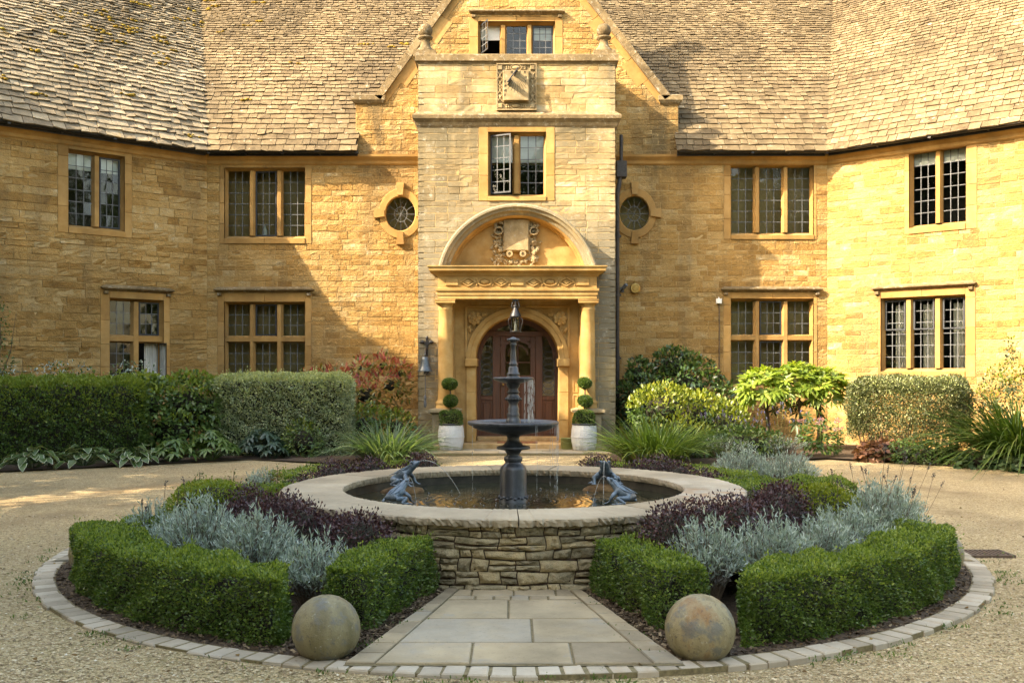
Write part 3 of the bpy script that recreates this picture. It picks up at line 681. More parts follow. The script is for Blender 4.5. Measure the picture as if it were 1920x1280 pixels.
# ---- door surround: flat ashlar face with a round arch, archivolt, imposts
ac, zs, RR = PF.ax(970), PF.zy(970, 672), 0.875; zt = 3.2
m = MB()
for s0, s1 in ((fa0, ac-RR), (ac+RR, fa1)):
    m.poly(PF.pts([(s0, 0, .0), (s1, 0, .0), (s1, zs, .0), (s0, zs, .0)])); 
th = np.linspace(0, math.pi, 33)
for t, u in zip(th[:-1], th[1:]):
    a, b = ac+RR*math.cos(t), ac+RR*math.cos(u); m.poly(PF.pts([(b, zs+RR*math.sin(u), 0), (a, zs+RR*math.sin(t), 0), (a, zt, 0), (b, zt, 0)]))
m.poly(PF.pts([(fa0, zs, 0), (ac-RR, zs, 0), (ac-RR, zt, 0), (fa0, zt, 0)])); m.poly(PF.pts([(ac+RR, zs, 0), (fa1, zs, 0), (fa1, zt, 0), (ac+RR, zt, 0)]))
m.arc(PF, ac, zs, [(RR, -.75), (RR, .035), (RR+.015, .05), (RR+.10, .05), (RR+.115, .07), (RR+.20, .07), (RR+.215, .0)], 0, math.pi, 48, caps=False)
for sg in (-1, 1):
    e0, e1 = sorted((ac+sg*RR, ac+sg*(RR+.2)))
    for z0, z1 in ((0.16, .62), (.625, 1.2), (1.205, zs-.17)): m.fbox(PF, e0, e1, z0, z1, -.75, .05, 0, .006)
    e0, e1 = sorted((ac+sg*(RR-.03), ac+sg*(RR+.23)))
    m.fbox(PF, e0, e1, zs-.165, zs-.0, -.75, .13, 0, .012)
    # sunk panels flanking the arch
    e0, e1 = sorted((ac+sg*(RR+.26), (fa0 if sg < 0 else fa1)))
    for z0, z1 in ((.45, 1.15), (1.2, 1.75)):
        q = (e0+.03, e1-.03, z0, z1); t = .018
        for b in ((q[0], q[1], q[2], q[2]+t), (q[0], q[1], q[3]-t, q[3]), (q[0], q[0]+t, q[2]+t, q[3]-t), (q[1]-t, q[1], q[2]+t, q[3]-t)): m.fbox(PF, *b, -.01, .014)
# rectangular label frame round the arch
lx0, lx1, lz1 = PF.ax(872), PF.ax(1068), PF.zy(970, 573)
for q in ((lx0, lx1, lz1-.05, lz1), (lx0, lx0+.05, zs+.03, lz1-.05), (lx1-.05, lx1, zs+.03, lz1-.05)): m.fbox(PF, *q, -.01, .05, 0, .008)
surround = m.build("door_surround", M['carved'], porch)
# spandrel carving: strapwork cells and a rose each side
r_ = random.Random(3)
def rose(m, f, a, z, c, s):
    m.ball(f.pt(a, z, c+.05*s/.1), s*.28, 0, 8, 5)
    for ring, n, d, q in ((1, 5, .42, .36), (2, 7, .78, .42)):
        for k in range(n):
            t = k*2*math.pi/n + ring*.5; m.ball(f.pt(a+s*d*math.cos(t), z+s*d*math.sin(t), c+.035*s/.1-ring*.012), s*q, 0, 8, 5, (1, .45, 1))
def leaf3(m, f, a, z, c, s, t):
    for k in (-.6, 0, .6):
        u = t+k; m.ball(f.pt(a+s*.6*math.cos(u), z+s*.6*math.sin(u), c), s*.55, 0, 8, 5, (abs(math.cos(u))*.7+.35, .35, abs(math.sin(u))*.7+.35))
for sg in (-1, 1):
    m = MB(); cx = PF.ax(970) + sg*(PF.ax(1050)-PF.ax(970)); cz = PF.zy(970, 597)
    rose(m, PF, cx, cz, .05, .13); m.tube([PF.pt(cx, cz-.08, .03), PF.pt(cx+sg*.01, cz-.3, .03)], .012, 6)
    leaf3(m, PF, cx-.06, cz-.2, .045, .09, R(200)); leaf3(m, PF, cx+.07, cz-.22, .045, .09, R(-20)); leaf3(m, PF, cx-sg*.2, cz+.04, .04, .08, R(90)); leaf3(m, PF, cx, cz-.36, .04, .08, R(-90))
    for k in range(4):
        a = cx - sg*(.17+.115*k); z = lz1-.115
        if abs(a-ac) < .35: continue
        m.arc(PF, a, z, [(.036, .0), (.036, .04), (.055, .04), (.055, .0)], 0, 2*math.pi, 8, caps=False)
    for k in range(4): m.arc(PF, cx+sg*.06, cz-.16-.11*k, [(.026, .0), (.026, .035), (.042, .035), (.042, .0)], 0, 2*math.pi, 8, caps=False)
    m.build("carved_spandrel", M['carved'], porch)

# ---- columns on pedestals
for x in (835.5, 1102):
    cx = (x-960)/FPX*20.42; cy = 20.42; m = MB()
    m.lathe([(.20,0),(.20,.05),(.185,.07),(.205,.10),(.205,.13),(.175,.16),(.165,.19),(.16,.22),(.157,.9),(.150,1.5),(.140,2.02),(.145,2.03),(.155,2.05),(.145,2.07),(.14,2.11),(.165,2.14),(.185,2.17)], (cx, cy, .88), 28)
    m.box(cx-.205, cx+.205, cy-.205, cy+.205, 3.05, 3.10); m.box(cx-.215, cx+.215, cy-.215, cy+.215, 3.102, 3.125)
    m.box(cx-.16, cx+.16, 20.63, 20.79, 0.9, 3.04)
    m.build("column", M['carved'], porch)
    m = MB(); PF2 = Frame((cx, 20.8, 0), 0)
    m.fbox(PF2, -.26, .26, .12, .76, .0, .64, 0, .01); PF3 = Frame((cx, 20.16, 0), 0); m.sweep(PF3, -.25, .25, [(0, .76), (.04, .79), (.08, .81), (.08, .86), (-.04, .885)], back=-.64)
    m.sweep(PF3, -.26, .26, [(.08, 0), (.08, .10), (.03, .14), (0, .16)], back=-.64); framebars_ = [(-.2, .2, .24, .26), (-.2, .2, .64, .66), (-.2, -.18, .26, .64), (.18, .2, .26, .64)]
    for q in framebars_: m.fbox(PF2, *q, .63, .655)
    m.build("pedestal", M['quoin'], porch)
# ---- entablature
EF = Frame((0, 20.2, 0), 0); sc_ = FPX/20.2; e0, e1 = (821-960)/sc_, (1119-960)/sc_; m = MB()
m.sweep(EF, e0, e1, [(0, 3.13), (0, 3.20), (.015, 3.205), (.015, 3.27), (.04, 3.29), (.045, 3.335), (.0, 3.345), (0, 3.36), (0, 3.58), (.03, 3.60), (.05, 3.63), (.13, 3.68), (.17, 3.69), (.175, 3.73), (.20, 3.77), (.20, 3.79), (-.3, 3.82)], back=-.58)
n_ = 9
for k in range(n_):
    a = e0 + .12 + (e1-e0-.24)*(k+.5)/n_; z = 3.47
    if k == n_//2 or k in (0, n_-1): m.fbox(EF, a-.13, a+.13, z-.07, z+.07, -.01, .032, 0, .008); continue
    if k % 2: P = [(a-.15, z), (a, z-.085), (a+.15, z), (a, z+.085)]
    if k % 2:
        for i in range(4):
            p, q = A(P[i]), A(P[(i+1)%4]); m.tube([EF.pt(*p, .012), EF.pt(*q, .012)], .018, 5)
        P2 = [A((a, z)) + (A(p)-A((a, z)))*.55 for p in P]; m.boxv([EF.pt(*p, -.01) for p in P2] + [EF.pt(*p, .034) for p in P2])
    else: m.arc(EF, a, z, [(.12, -.01), (.12, .03), (.15, .03), (.15, -.01)], 0, 2*math.pi, 20, ez=.55, caps=False); m.ball(EF.pt(a, z, -.005), .1, 0, 12, 7, (1, .42, .55))
    for sg in (-1, 1): m.tube([EF.pt(a+.165, z+sg*.08, .008), EF.pt(a+.20, z, .008)], .014, 5)
m.build("entablature", M['carved'], porch)
# ---- arched hood and tympanum with its swagged panel
ha, hz, HR = (970-960)/FPX*20.4, 3.43, 1.66; t0 = math.asin((3.80-hz)/HR)
m = MB(); m.arc(PF, ha, hz, [(HR+.03, .0), (HR+.02, .42), (HR-.01, .46), (HR-.05, .46), (HR-.07, .42), (HR-.12, .40), (HR-.14, .33), (HR-.20, .30), (HR-.21, .0)], t0, math.pi-t0, 44)
hood = m.build("arched_hood", M['quoin'], porch)
m = MB(); m.arc(PF, ha, hz, [(HR-.205, .305), (HR-.235, .25), (HR-.24, .12), (HR-.27, .10), (HR-.275, .015)], t0+.03, math.pi-t0-.03, 44)
P = [PF.pt(ha+(HR-.15)*math.cos(t), max(3.8, hz+(HR-.15)*math.sin(t)), .02) for t in np.linspace(t0, math.pi-t0, 40)]
m.poly(P); m.build("tympanum", M['carved'], porch)
m = MB(); q0, qz0 = PF.px(945, 468, .25); q1, qz1 = PF.px(991, 410, .25)
m.fbox(PF, q0, q1, qz0, qz1, .01, .15, 0, .008); m.fbox(PF, q0-.025, q1+.025, qz0-.025, qz1+.02, .01, .11, 0, .012)
r_ = random.Random(8)
for sg in (-1, 1):
    cx = (q0+q1)/2 + sg*.37
    m.arc(PF, cx-sg*.0, (qz0+qz1)/2+.08, [(.10, .02), (.10, .18), (.07, .18)], 0, math.pi*2, 8, ez=.9)
    for k in range(34):
        leaf3(m, PF, cx + r_.uniform(-.12, .12), 3.86 + r_.random()*1.06, .03 + r_.random()*.05, .06, r_.uniform(0, 6.28))
    for k in range(9):
        z = 3.88 + k*.118
        if k in (1, 4, 8): rose(m, PF, cx + r_.uniform(-.02, .02), z, .08, .075)
        else:
            for _ in range(3): leaf3(m, PF, cx + r_.uniform(-.06, .06), z + r_.uniform(-.03, .03), .08 + r_.random()*.05, .065, r_.uniform(0, 6.28))
for k in range(26):
    leaf3(m, PF, (q0+q1)/2 + r_.uniform(-.3, .3), 3.84 + r_.random()*.16, .02 + r_.random()*.04, .05, r_.uniform(0, 6.28))
for k in range(9):
    t = math.pi + math.pi*(k+.5)/9; a = (q0+q1)/2 + .3*math.cos(t); z = 4.09 + .13*math.sin(t)
    leaf3(m, PF, a, z, .07, .06, t)
for sg in (-1, 1): 
    m.arc(PF, (q0+q1)/2+sg*.14, qz0-.07, [(.03, .02), (.03, .14), (.07, .14), (.07, .02)], 0, 2*math.pi, 14, caps=False)
    m.ball(PF.pt((q0+q1)/2+sg*.14, qz0-.07, .1), .03, 0, 8, 6)
m.build("carved_panel", M['plaque'], porch, label="blank carved panel framed by rose swags")

# ---- door in the arch
DF = Frame((0, 21.5, 0), 0)
mw, t_, N_, L_n, B_n = base_mat("mahogany"); co_ = coords(N_, L_n, (14, 14, 1.2)); nn_ = noise(N_, L_n, co_, 2.0, 6)
cr_ = ramp(N_, [(0.2, (0.035, 0.011, 0.004)), (0.8, (0.11, 0.034, 0.011))]); L_n.new(nn_, cr_.inputs[0]); L_n.new(cr_.outputs[0], B_n.inputs[0]); B_n.inputs["Roughness"].default_value = 0.5
M['wood'] = mw
D = lambda x, y: DF.px(x, y)
zb = 0.16; da0, da1 = ac-RR-.05, ac+RR+.05
m = MB(); X = [DF.ax(v) for v in (893, 901, 924, 938, 1004, 1017, 1040, 1049)]
zt_ = DF.zy(970, 626); top = zs + RR + .02
def wb(a0, a1, z0, z1, c0=-.06, c1=.0, b=.006): m.fbox(DF, a0, a1, z0, z1, c0, c1, 0, b)
for i in (0, 2, 4, 6): wb(X[i], X[i+1], zb, zt_-.05, c1=.012)
wb(da0, da1, zt_-.05, zt_+.06, c1=.03)
m.arc(DF, ac, zs-.02, [(RR-.09, -.05), (RR-.09, .01), (RR+.04, .01)], 0, math.pi, 32, caps=False)
for t in (R(45), R(90), R(135)): m.boxv([DF.pt(ac+q*math.cos(t)+s*math.sin(t)*.025, zs+q*math.sin(t)-s*math.cos(t)*.025, c) for c in (-.04, .01) for q, s in ((.35, -1), (.35, 1), (RR, 1), (RR, -1))])
m.arc(DF, ac, zs-.02, [(.40, -.04), (.40, .0), (.46, .0), (.46, -.04)], 0, math.pi, 24, caps=False)
for i in (1, 5):
    wb(X[i], X[i+1], DF.zy(970, 750), DF.zy(970, 742)); wb(X[i], X[i+1], zb, zb+.16)
    wb(X[i], X[i+1], zb+.16, DF.zy(970, 750), -.06, -.03); wb(X[i]+.05, X[i+1]-.05, zb+.21, DF.zy(970, 750)-.05, -.04, -.012, .015)
df = m.build("door_frame", M['wood'], porch)
m = MB(); a0, a1 = X[3]+.004, X[4]-.004
def wb2(p, q, z0, z1, c0=-.06, c1=-.005, b=.006): m.fbox(DF, p, q, z0, z1, c0, c1, 0, b)
wb2(a0, a0+.11, zb+.01, zt_-.055); wb2(a1-.11, a1, zb+.01, zt_-.055); zm = DF.zy(970, 712)
for z0, z1 in ((zb+.01, zb+.2), (zm, zm+.1), (zt_-.16, zt_-.055)): wb2(a0+.11, a1-.11, z0, z1)
wb2(a0+.11, a1-.11, zb+.2, zm, -.06, -.035); amid = (a0+a1)/2
wb2(amid-.03, amid+.03, zb+.2, zm, -.05, -.01)
for p, q in ((a0+.11, amid-.03), (amid+.03, a1-.11)): wb2(p+.03, q-.03, zb+.24, zm-.04, -.04, -.02, .015)
wb2(amid-.014, amid+.014, zm+.1, zt_-.16, -.05, -.015); zz = zm+.1+(zt_-.26-zm)*.38; wb2(a0+.11, a1-.11, zz-.014, zz+.014, -.05, -.017)
m.arc(DF, amid, zz+.16, [(.20, -.05), (.20, -.013), (.225, -.013), (.225, -.05)], 0, math.pi, 16, caps=False)
dr = m.build("door", M['wood'], porch)
m = MB(); m.tube([DF.pt(a0+.055, zm-.1, .0), DF.pt(a0+.055, zm-.1, .05)], .012, 8); m.ball(DF.pt(a0+.055, zm-.1, .06), .028, 0, 12, 8); M['brass'] = flat("aged_brass", (0.32, 0.21, 0.07), 0.35, 0.9, 0.5, 0.2)
m.build("door_handle", M['brass'], dr) if False else m.build("door_knob", M['brass'], porch)
m = MB(); m.poly(DF.pts([(da0, zb, -.045), (da1, zb, -.045), (da1, zs, -.045), (da0, zs, -.045)]))
m.poly([DF.pt(ac+(RR+.05)*math.cos(t), zs+(RR+.05)*math.sin(t), -.045) for t in np.linspace(0, math.pi, 30)]); m.build("door_glass", M['glass'], porch)
for i in (1, 5):
    m = MB(); x0, x1 = X[i], X[i+1]; cx = (x0+x1)/2; r0 = (x1-x0)/2
    for k in range(9):
        z = DF.zy(970, 740) + r0*2*(k*.5)
        if z > zt_-.1: break
        t0_, t1_ = (0, math.pi*2)
        m.arc(DF, cx, z, [(r0-.008, -.034), (r0+.004, -.034)], t0_, t1_, 20)
    m.build("door_leading", M['lead'], porch)
m = MB(); x0, x1, y0, y1, b0, b1 = da0-.3, da1+.3, 0.0, 3.1, -2.4, -.08
m.add(DF.pts([(x0,y0,b1),(x1,y0,b1),(x1,y0,b0),(x0,y0,b0),(x0,y1,b1),(x1,y1,b1),(x1,y1,b0),(x0,y1,b0)]), [[0,1,2,3],[4,7,6,5],[1,5,6,2],[2,6,7,3],[3,7,4,0]]); m.build("hall_interior", M['dark'], porch)
# steps
m = MB(); m.fbox(PF, ac-1.15, ac+1.15, .03, .155, -.72, .42, 0, .015); m.fbox(PF, ac-.86, ac+.86, .157, .24, -.72, -.35, 0, .012)
m.build("doorstep", stone("worn_step", [(0, (.36, .22, .09)), (1, (.50, .34, .17))], 0, (.7, 1.05), 1.5, 8, .3, .008, 20), porch)
mat_ = MB(); mat_.fbox(PF, ac-.42, ac+.42, .158, .172, .02, .38, 0, .006)
tag(mat_.build("door_mat", flat("coir_mat", (.20, .075, .03), .95, nz=.3, sc=60, bmp=.5), None, PF.pt(ac, .158, .2)), "reddish brown door mat on the stone doorstep", "door mat")

# ---- downpipe with hopper on the porch corner
m = MB(); px_ = (1158-960)/FPX*21.85; m.tube([(px_, 21.85, .05), (px_, 21.85, 5.6)], .042, 12)
for z in (.5, 1.9, 3.3, 4.6): m.tube([(px_, 21.85, z), (px_, 21.85, z+.09)], (.055), 12); m.box(px_-.08, px_+.08, 21.83, 22.0, z+.02, z+.06)
m.tube([(px_, 21.85, 5.6), (px_+.03, 21.85, 5.75), (px_+.06, 21.9, 5.95)], .05, 10); m.box(px_-.02, px_+.2, 21.8, 22.1, 5.95, 6.3)
m.tube([(px_+.09, 21.95, 6.3), (px_+.09, 21.95, 6.9)], .04, 10); m.build("downpipe", flat('weathered_pipe_paint', (.045, .04, .036), .6, 0, .3, .4), house)
bt.build("bottle", M['white'], None, CF.pt(CF.ax(497,-.3), CF.zy(497,443), -.3)); tag(bpy.data.objects["bottle"], "white bottle standing behind the leaded glass of the upper triple window", "bottle")
# ================================================================== GROUND
FC = A((0.012, 9.24, 0.0)); CXF, CYF = FC[0], FC[1]
def gravel_mat():
    m, t, N, L, B = base_mat("gravel"); co = coords(N, L)
    def vor(sc):
        v = N.new("ShaderNodeTexVoronoi"); v.inputs["Scale"].default_value = sc; L.new(co, v.inputs["Vector"]); return v
    v1, v2 = vor(62.0), vor(115.0)
    s = N.new("ShaderNodeSeparateColor"); L.new(v1.outputs["Color"], s.inputs[0])
    s2 = N.new("ShaderNodeSeparateColor"); L.new(v2.outputs["Color"], s2.inputs[0])
    f = mth(N, L, 'ADD', mth(N, L, 'MULTIPLY', s.outputs[0], .65), mth(N, L, 'MULTIPLY', s2.outputs[1], .35))
    c = ramp(N, [(0, (.13, .09, .042)), (.2, (.34, .245, .12)), (.5, (.50, .375, .20)), (.75, (.60, .47, .27)), (.92, (.66, .545, .36)), (1, (.74, .66, .52))]); L.new(f, c.inputs[0]); c = c.outputs[0]
    big = noise(N, L, co, .55, 6, .65); c = mixc(N, L, 1.0, c, rampv(N, L, rng(N, L, big, .35, .65, .74, 1.1)), 'MULTIPLY')
    # distance from the fountain: mossy fringe at the kerb, sun streak painted orange on the left
    vm = N.new("ShaderNodeVectorMath"); vm.operation = 'DISTANCE'; L.new(co, vm.inputs[0]); vm.inputs[1].default_value = (FC[0], FC[1], 0); d = vm.outputs["Value"]
    mo = mth(N, L, 'MULTIPLY', rng(N, L, d, 4.0, 5.3, 1, 0), rng(N, L, noise(N, L, co, 2.2, 6, .7), .42, .62, 0, 1), True)
    fine = rng(N, L, noise(N, L, co, 40, 3, .7), .4, .62, 0, 1)
    c = mixc(N, L, mth(N, L, 'MULTIPLY', mth(N, L, 'MULTIPLY', mo, fine), .6), c, (.10, .12, .03))
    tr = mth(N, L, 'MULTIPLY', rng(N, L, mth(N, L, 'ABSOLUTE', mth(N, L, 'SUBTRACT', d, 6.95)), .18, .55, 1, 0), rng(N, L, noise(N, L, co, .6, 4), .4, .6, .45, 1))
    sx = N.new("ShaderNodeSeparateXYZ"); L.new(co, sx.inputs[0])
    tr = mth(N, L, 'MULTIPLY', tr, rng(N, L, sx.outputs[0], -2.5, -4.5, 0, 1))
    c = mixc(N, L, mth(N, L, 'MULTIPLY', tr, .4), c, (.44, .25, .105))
    rut = mth(N, L, 'ADD', rng(N, L, mth(N, L, 'ABSOLUTE', mth(N, L, 'SUBTRACT', d, 5.55)), .12, .4, 1, 0), rng(N, L, mth(N, L, 'ABSOLUTE', mth(N, L, 'SUBTRACT', d, 7.3)), .12, .45, 1, 0), True)
    c = mixc(N, L, mth(N, L, 'MULTIPLY', rut, rng(N, L, noise(N, L, co, 1.3, 5, .65), .4, .65, .05, .8)), c, (.27, .195, .105))
    L.new(c, B.inputs["Base Color"]); B.inputs["Roughness"].default_value = .93; B.inputs["Specular IOR Level"].default_value = .2
    h = mth(N, L, 'ADD', mth(N, L, 'MULTIPLY', v1.outputs["Distance"], -1.0), mth(N, L, 'MULTIPLY', v2.outputs["Distance"], -.5)); bump(N, L, B, h, .9, .03)
    return m
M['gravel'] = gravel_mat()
M['pebble'] = stone("pebble", [(0, (.12, .09, .055)), (.25, (.27, .20, .115)), (.5, (.39, .30, .175)), (.75, (.48, .385, .235)), (.93, (.56, .47, .32)), (1, (.68, .63, .52))], .9, (.85, 1.05), .8, 30, .2, .004, 60)
n = 48; xs = np.concatenate([[-160, -60], np.linspace(-30, 30, n), [60, 160]]); g = np.stack(np.meshgrid(xs, xs + 5, indexing='ij'), -1)
k = len(xs); zz = .012*np.sin(g[..., 0]*.9)*np.sin(g[..., 1]*.7+1) - .012
i, j = np.meshgrid(np.arange(k-1), np.arange(k-1), indexing='ij'); F = np.stack([i*k+j, (i+1)*k+j, (i+1)*k+j+1, i*k+j+1], -1).reshape(-1, 4)
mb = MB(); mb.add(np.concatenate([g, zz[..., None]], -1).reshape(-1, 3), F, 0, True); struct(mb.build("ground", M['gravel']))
def gz(x, y): return .012*np.sin(x*.9)*np.sin((y)*.7+1-3.5+3.5) - .012
# loose pebbles near the camera
rs = np.random.RandomState(4); n = 52000
y = 3.7 + 7.5*rs.rand(n)**1.5; x = (rs.rand(n)*2-1)*.56*y
rr = np.hypot(x-CXF, y-CYF); ok = rr > 4.08; x, y = x[ok], y[ok]; n = len(x)
O8 = A([(1,0,0),(0,1,0),(-1,0,0),(0,-1,0),(0,0,1),(0,0,-.6)]); F8 = np.asarray([[0,1,4],[1,2,4],[2,3,4],[3,0,4]])
sz = (.0045 + .007*rs.rand(n)**2)[:, None, None]; an = rs.rand(n)*6.28
V = O8[None] * sz * (1 + .7*(rs.rand(n, 6, 3)-.5)); V[..., 2] *= .7
ca, sa = np.cos(an)[:, None], np.sin(an)[:, None]; V = np.stack([V[..., 0]*ca*1.3 - V[..., 1]*sa, V[..., 0]*sa*1.3 + V[..., 1]*ca, V[..., 2]], -1)
V += np.stack([x, y, gz(x, y)+.004], -1)[:, None]
mb = MB(); mb.add(V.reshape(-1, 3), (F8[None] + (np.arange(n)*6)[:, None, None]).reshape(-1, 3)); tag(mb.build("gravel", M['pebble']), "loose tan and grey pebbles of the gravel drive", "gravel", kind="stuff")
# planting beds along the house
M['soil'] = flat("bed_soil", (.055, .035, .02), .95, nz=.5, sc=25, bmp=.8, bd=.03)
def bed(pts):
    m = MB(); m.poly([(a, b, .02) for a, b in pts]); struct(m.build("soil", M['soil']))
    P = A(pts); return P
bed([(-14, 12.6), (-8.3, 16.0), (-4.85, 18.25), (-2.9, 17.35), (-1.6, 17.5), (-1.75, 19.4), (-1.95, 20.78), (-2.0, 22.3), (-6.9, 22.3), (-14, 16.5)])
bed([(1.75, 17.9), (2.2, 17.2), (3.5, 17.3), (5.9, 18.55), (7.05, 17.5), (8.45, 16.3), (13, 12.6), (14, 16.4), (7.1, 22.3), (2.25, 22.3), (2.2, 20.78), (1.95, 19.4)])
M['slab'] = stone("sandstone_paving", [(0, (.20, .16, .105)), (.3, (.29, .235, .15)), (.6, (.36, .29, .18)), (.85, (.32, .285, .215)), (1, (.38, .29, .165))], .7, (.66, 1.06), 1.6, 3, .5, .008, 14, speck=.4, lichen=((.22, .22, .20), .35, 3.0))
M['sett'] = stone("kerb_sett", [(0, (.25, .21, .15)), (.4, (.35, .30, .22)), (.75, (.43, .38, .295)), (1, (.37, .29, .19))], .8, (.8, 1.05), 1.5, 10, .5, .008, 30, speck=.25)
M['joint'] = flat("paving_joint", (.15, .12, .06), .95, nz=.35, sc=40, bmp=.4)
M['mulch'] = flat("bark_mulch", (.075, .05, .03), .95, nz=.6, sc=45, bmp=1.0, bd=.03)
# paving before the door
m = MB(); r_ = random.Random(2)
for j in range(3):
    a = -1.72 + (j % 2)*.2
    while a < 1.95:
        b = min(1.97, a + r_.uniform(.5, .95)); m.box(a+.004, b-.004, 19.36+j*.48, 19.36+(j+1)*.48-.008, 0, .045+r_.uniform(-.004, .004)); a = b
m.box(-1.74, 1.98, 19.35, 20.8, -.01, .03, 1); struct(m.build("paving", [M['slab'], M['joint']]))

# ---- kerb ring, mulch and the four slab paths
def pol(ph, r, z=0.0): return (CXF + r*math.sin(R(ph)), CYF - r*math.cos(R(ph)), z)          # 0 deg = towards the camera, + = right
m = MB(); n = 196; r_ = random.Random(9)
for k in range(n):
    p0, p1 = 360*k/n + r_.uniform(-.12, .12)+.06, 360*(k+1)/n - .06 + r_.uniform(-.08, .08); r0, r1 = 3.895 + r_.uniform(-.008, .008), 4.05 + r_.uniform(-.012, .012); z = .017 + r_.uniform(-.003, .003)
    b = .008
    P = [pol(p0, r0, -.03), pol(p1, r0, -.03), pol(p1, r1, -.03), pol(p0, r1, -.03), pol(p0, r0, z-b), pol(p1, r0, z-b), pol(p1, r1, z-b), pol(p0, r1, z-b),
         pol(p0+.14, r0+b, z), pol(p1-.14, r0+b, z+r_.uniform(-.003, .003)), pol(p1-.14, r1-b, z), pol(p0+.14, r1-b, z+r_.uniform(-.003, .003))]
    m.add(P, [[0,1,5,4],[1,2,6,5],[2,3,7,6],[3,0,4,7],[4,5,9,8],[5,6,10,9],[6,7,11,10],[7,4,8,11],[8,9,10,11]])
m.lathe([(4.044, -.04), (4.044, .0125)], (CXF, CYF, 0), 128, 1, cap=False); m.lathe([(3.89, .013), (4.044, .013)], (CXF, CYF, 0), 128, 1, cap=False); struct(m.build("kerb", [M['sett'], M['joint']]))
m = MB(); m.lathe([(1.9, .012), (2.2, .012), (3.2, .012), (3.6, .010), (3.89, .004)], (CXF, CYF, 0), 96, 0, cap=False); struct(m.build("soil", M['mulch']))
m = MB(); r_ = random.Random(12); TA = math.tan(R(11.1)); TB = math.tan(R(13.4))
def slab(P, z, mat=0):
    c = np.mean(A(P), 0); b = .007; r1 = [(x, y, z-.006) for x, y in P]; r2 = [tuple(A((x, y)) + (c-A((x, y)))*b/np.linalg.norm(c-A((x, y)))) + (z+r_.uniform(-.0015, .0015),) for x, y in P]; k = len(P)
    bt_ = [(x, y, -.02) for x, y in P]
    m.add(bt_ + r1 + r2, [[i, (i+1) % k, k+(i+1) % k, k+i] for i in range(k)] + [[k+i, k+(i+1) % k, 2*k+(i+1) % k, 2*k+i] for i in range(k)]); m.add(r2, [list(range(k))])
def row(d0, d1, cuts, z=.03):
    q0, q1 = 9.24-d0, 9.24-d1
    xs0 = [-TA*q0]+[c for c in cuts]+[TA*q0]; xs1 = [-TA*q1]+[c for c in cuts]+[TA*q1]; g = .006
    for i in range(len(xs0)-1): slab([(CXF+xs0[i]+g, d0+g), (CXF+xs0[i+1]-g, d0+g), (CXF+xs1[i+1]-g, d1-g), (CXF+xs1[i]+g, d1-g)], z)
row(5.36, 5.77, [-.24, .325]); row(5.775, 6.33, [.11]); row(6.335, 6.86, [-.035]); row(6.865, 6.985, [-.27, -.14, -.02, .11, .24]); row(6.99, 7.2, [-.3, 0, .3])
for sg in (-1, 1):
    d = 5.37
    while d < 7.15:
        e = d + r_.uniform(.17, .3); q0, q1 = 9.24-d, 9.24-e; g = .004
        P = [(CXF+sg*(TA*q0+.004), d+g), (CXF+sg*(TB*q0), d+g), (CXF+sg*(TB*q1), e-g), (CXF+sg*(TA*q1+.004), e-g)]; slab(P if sg > 0 else P[::-1], .032); d = e
m.poly([(CXF-TB*3.9, 5.345, .019), (CXF+TB*3.9, 5.345, .019), (CXF+TB*2.0, 7.25, .019), (CXF-TB*2.0, 7.25, .019)], 1)
path = struct(m.build("path", [M['slab'], M['joint']], None, (CXF, CYF, 0)))
for k in (1, 2, 3): c = path.copy(); COL.objects.link(c); c.rotation_euler = (0, 0, k*math.pi/2)
# bark chips and fallen leaves on the mulch
rs = np.random.RandomState(7); n = 15000; ph = rs.rand(n)*2*math.pi; r = 3.30+.6*rs.rand(n)
near = np.cos(ph) > -.3; ph, r = ph[near], r[near]
n2 = 6000; p2 = (rs.choice([-1, 1], n2))*(R(13.6)+rs.rand(n2)*R(5)); ph = np.concatenate([ph, p2]); r = np.concatenate([r, 2.15+1.75*rs.rand(n2)])
onp = np.abs(np.mod(ph+math.pi/4, math.pi/2)-math.pi/4) < R(13.6); ph, r = ph[~onp], r[~onp]; n = len(ph)
P = np.stack([CXF+r*np.sin(ph), CYF-r*np.cos(ph), .024-.02*np.clip((r-3.5)/.4, 0, 1)+.012*rs.rand(n)], -1)
D_ = unit(np.stack([rs.randn(n), rs.randn(n), rs.randn(n)*.25], -1)); B_ = unit(np.cross(D_, A((0, 0, 1))+.5*rs.randn(n, 3))); l = (.008+.017*rs.rand(n))[:, None]; wd = (.004+.006*rs.rand(n))[:, None]
V = np.stack([P-D_*l-B_*wd, P+D_*l-B_*wd*.7, P+D_*l*.9+B_*wd, P-D_*l+B_*wd], 1).reshape(-1, 3)
mb = MB(); mb.add(V, np.arange(n*4).reshape(-1, 4)); M['bark'] = stone("bark_chip", [(0, (.045, .028, .016)), (.5, (.10, .068, .04)), (.85, (.19, .135, .08)), (1, (.30, .23, .14))], .95, bmp=0.0)
tag(mb.build("bark_chips", M['bark']), "brown bark chips strewn between hedge and kerb", "mulch", kind="stuff")

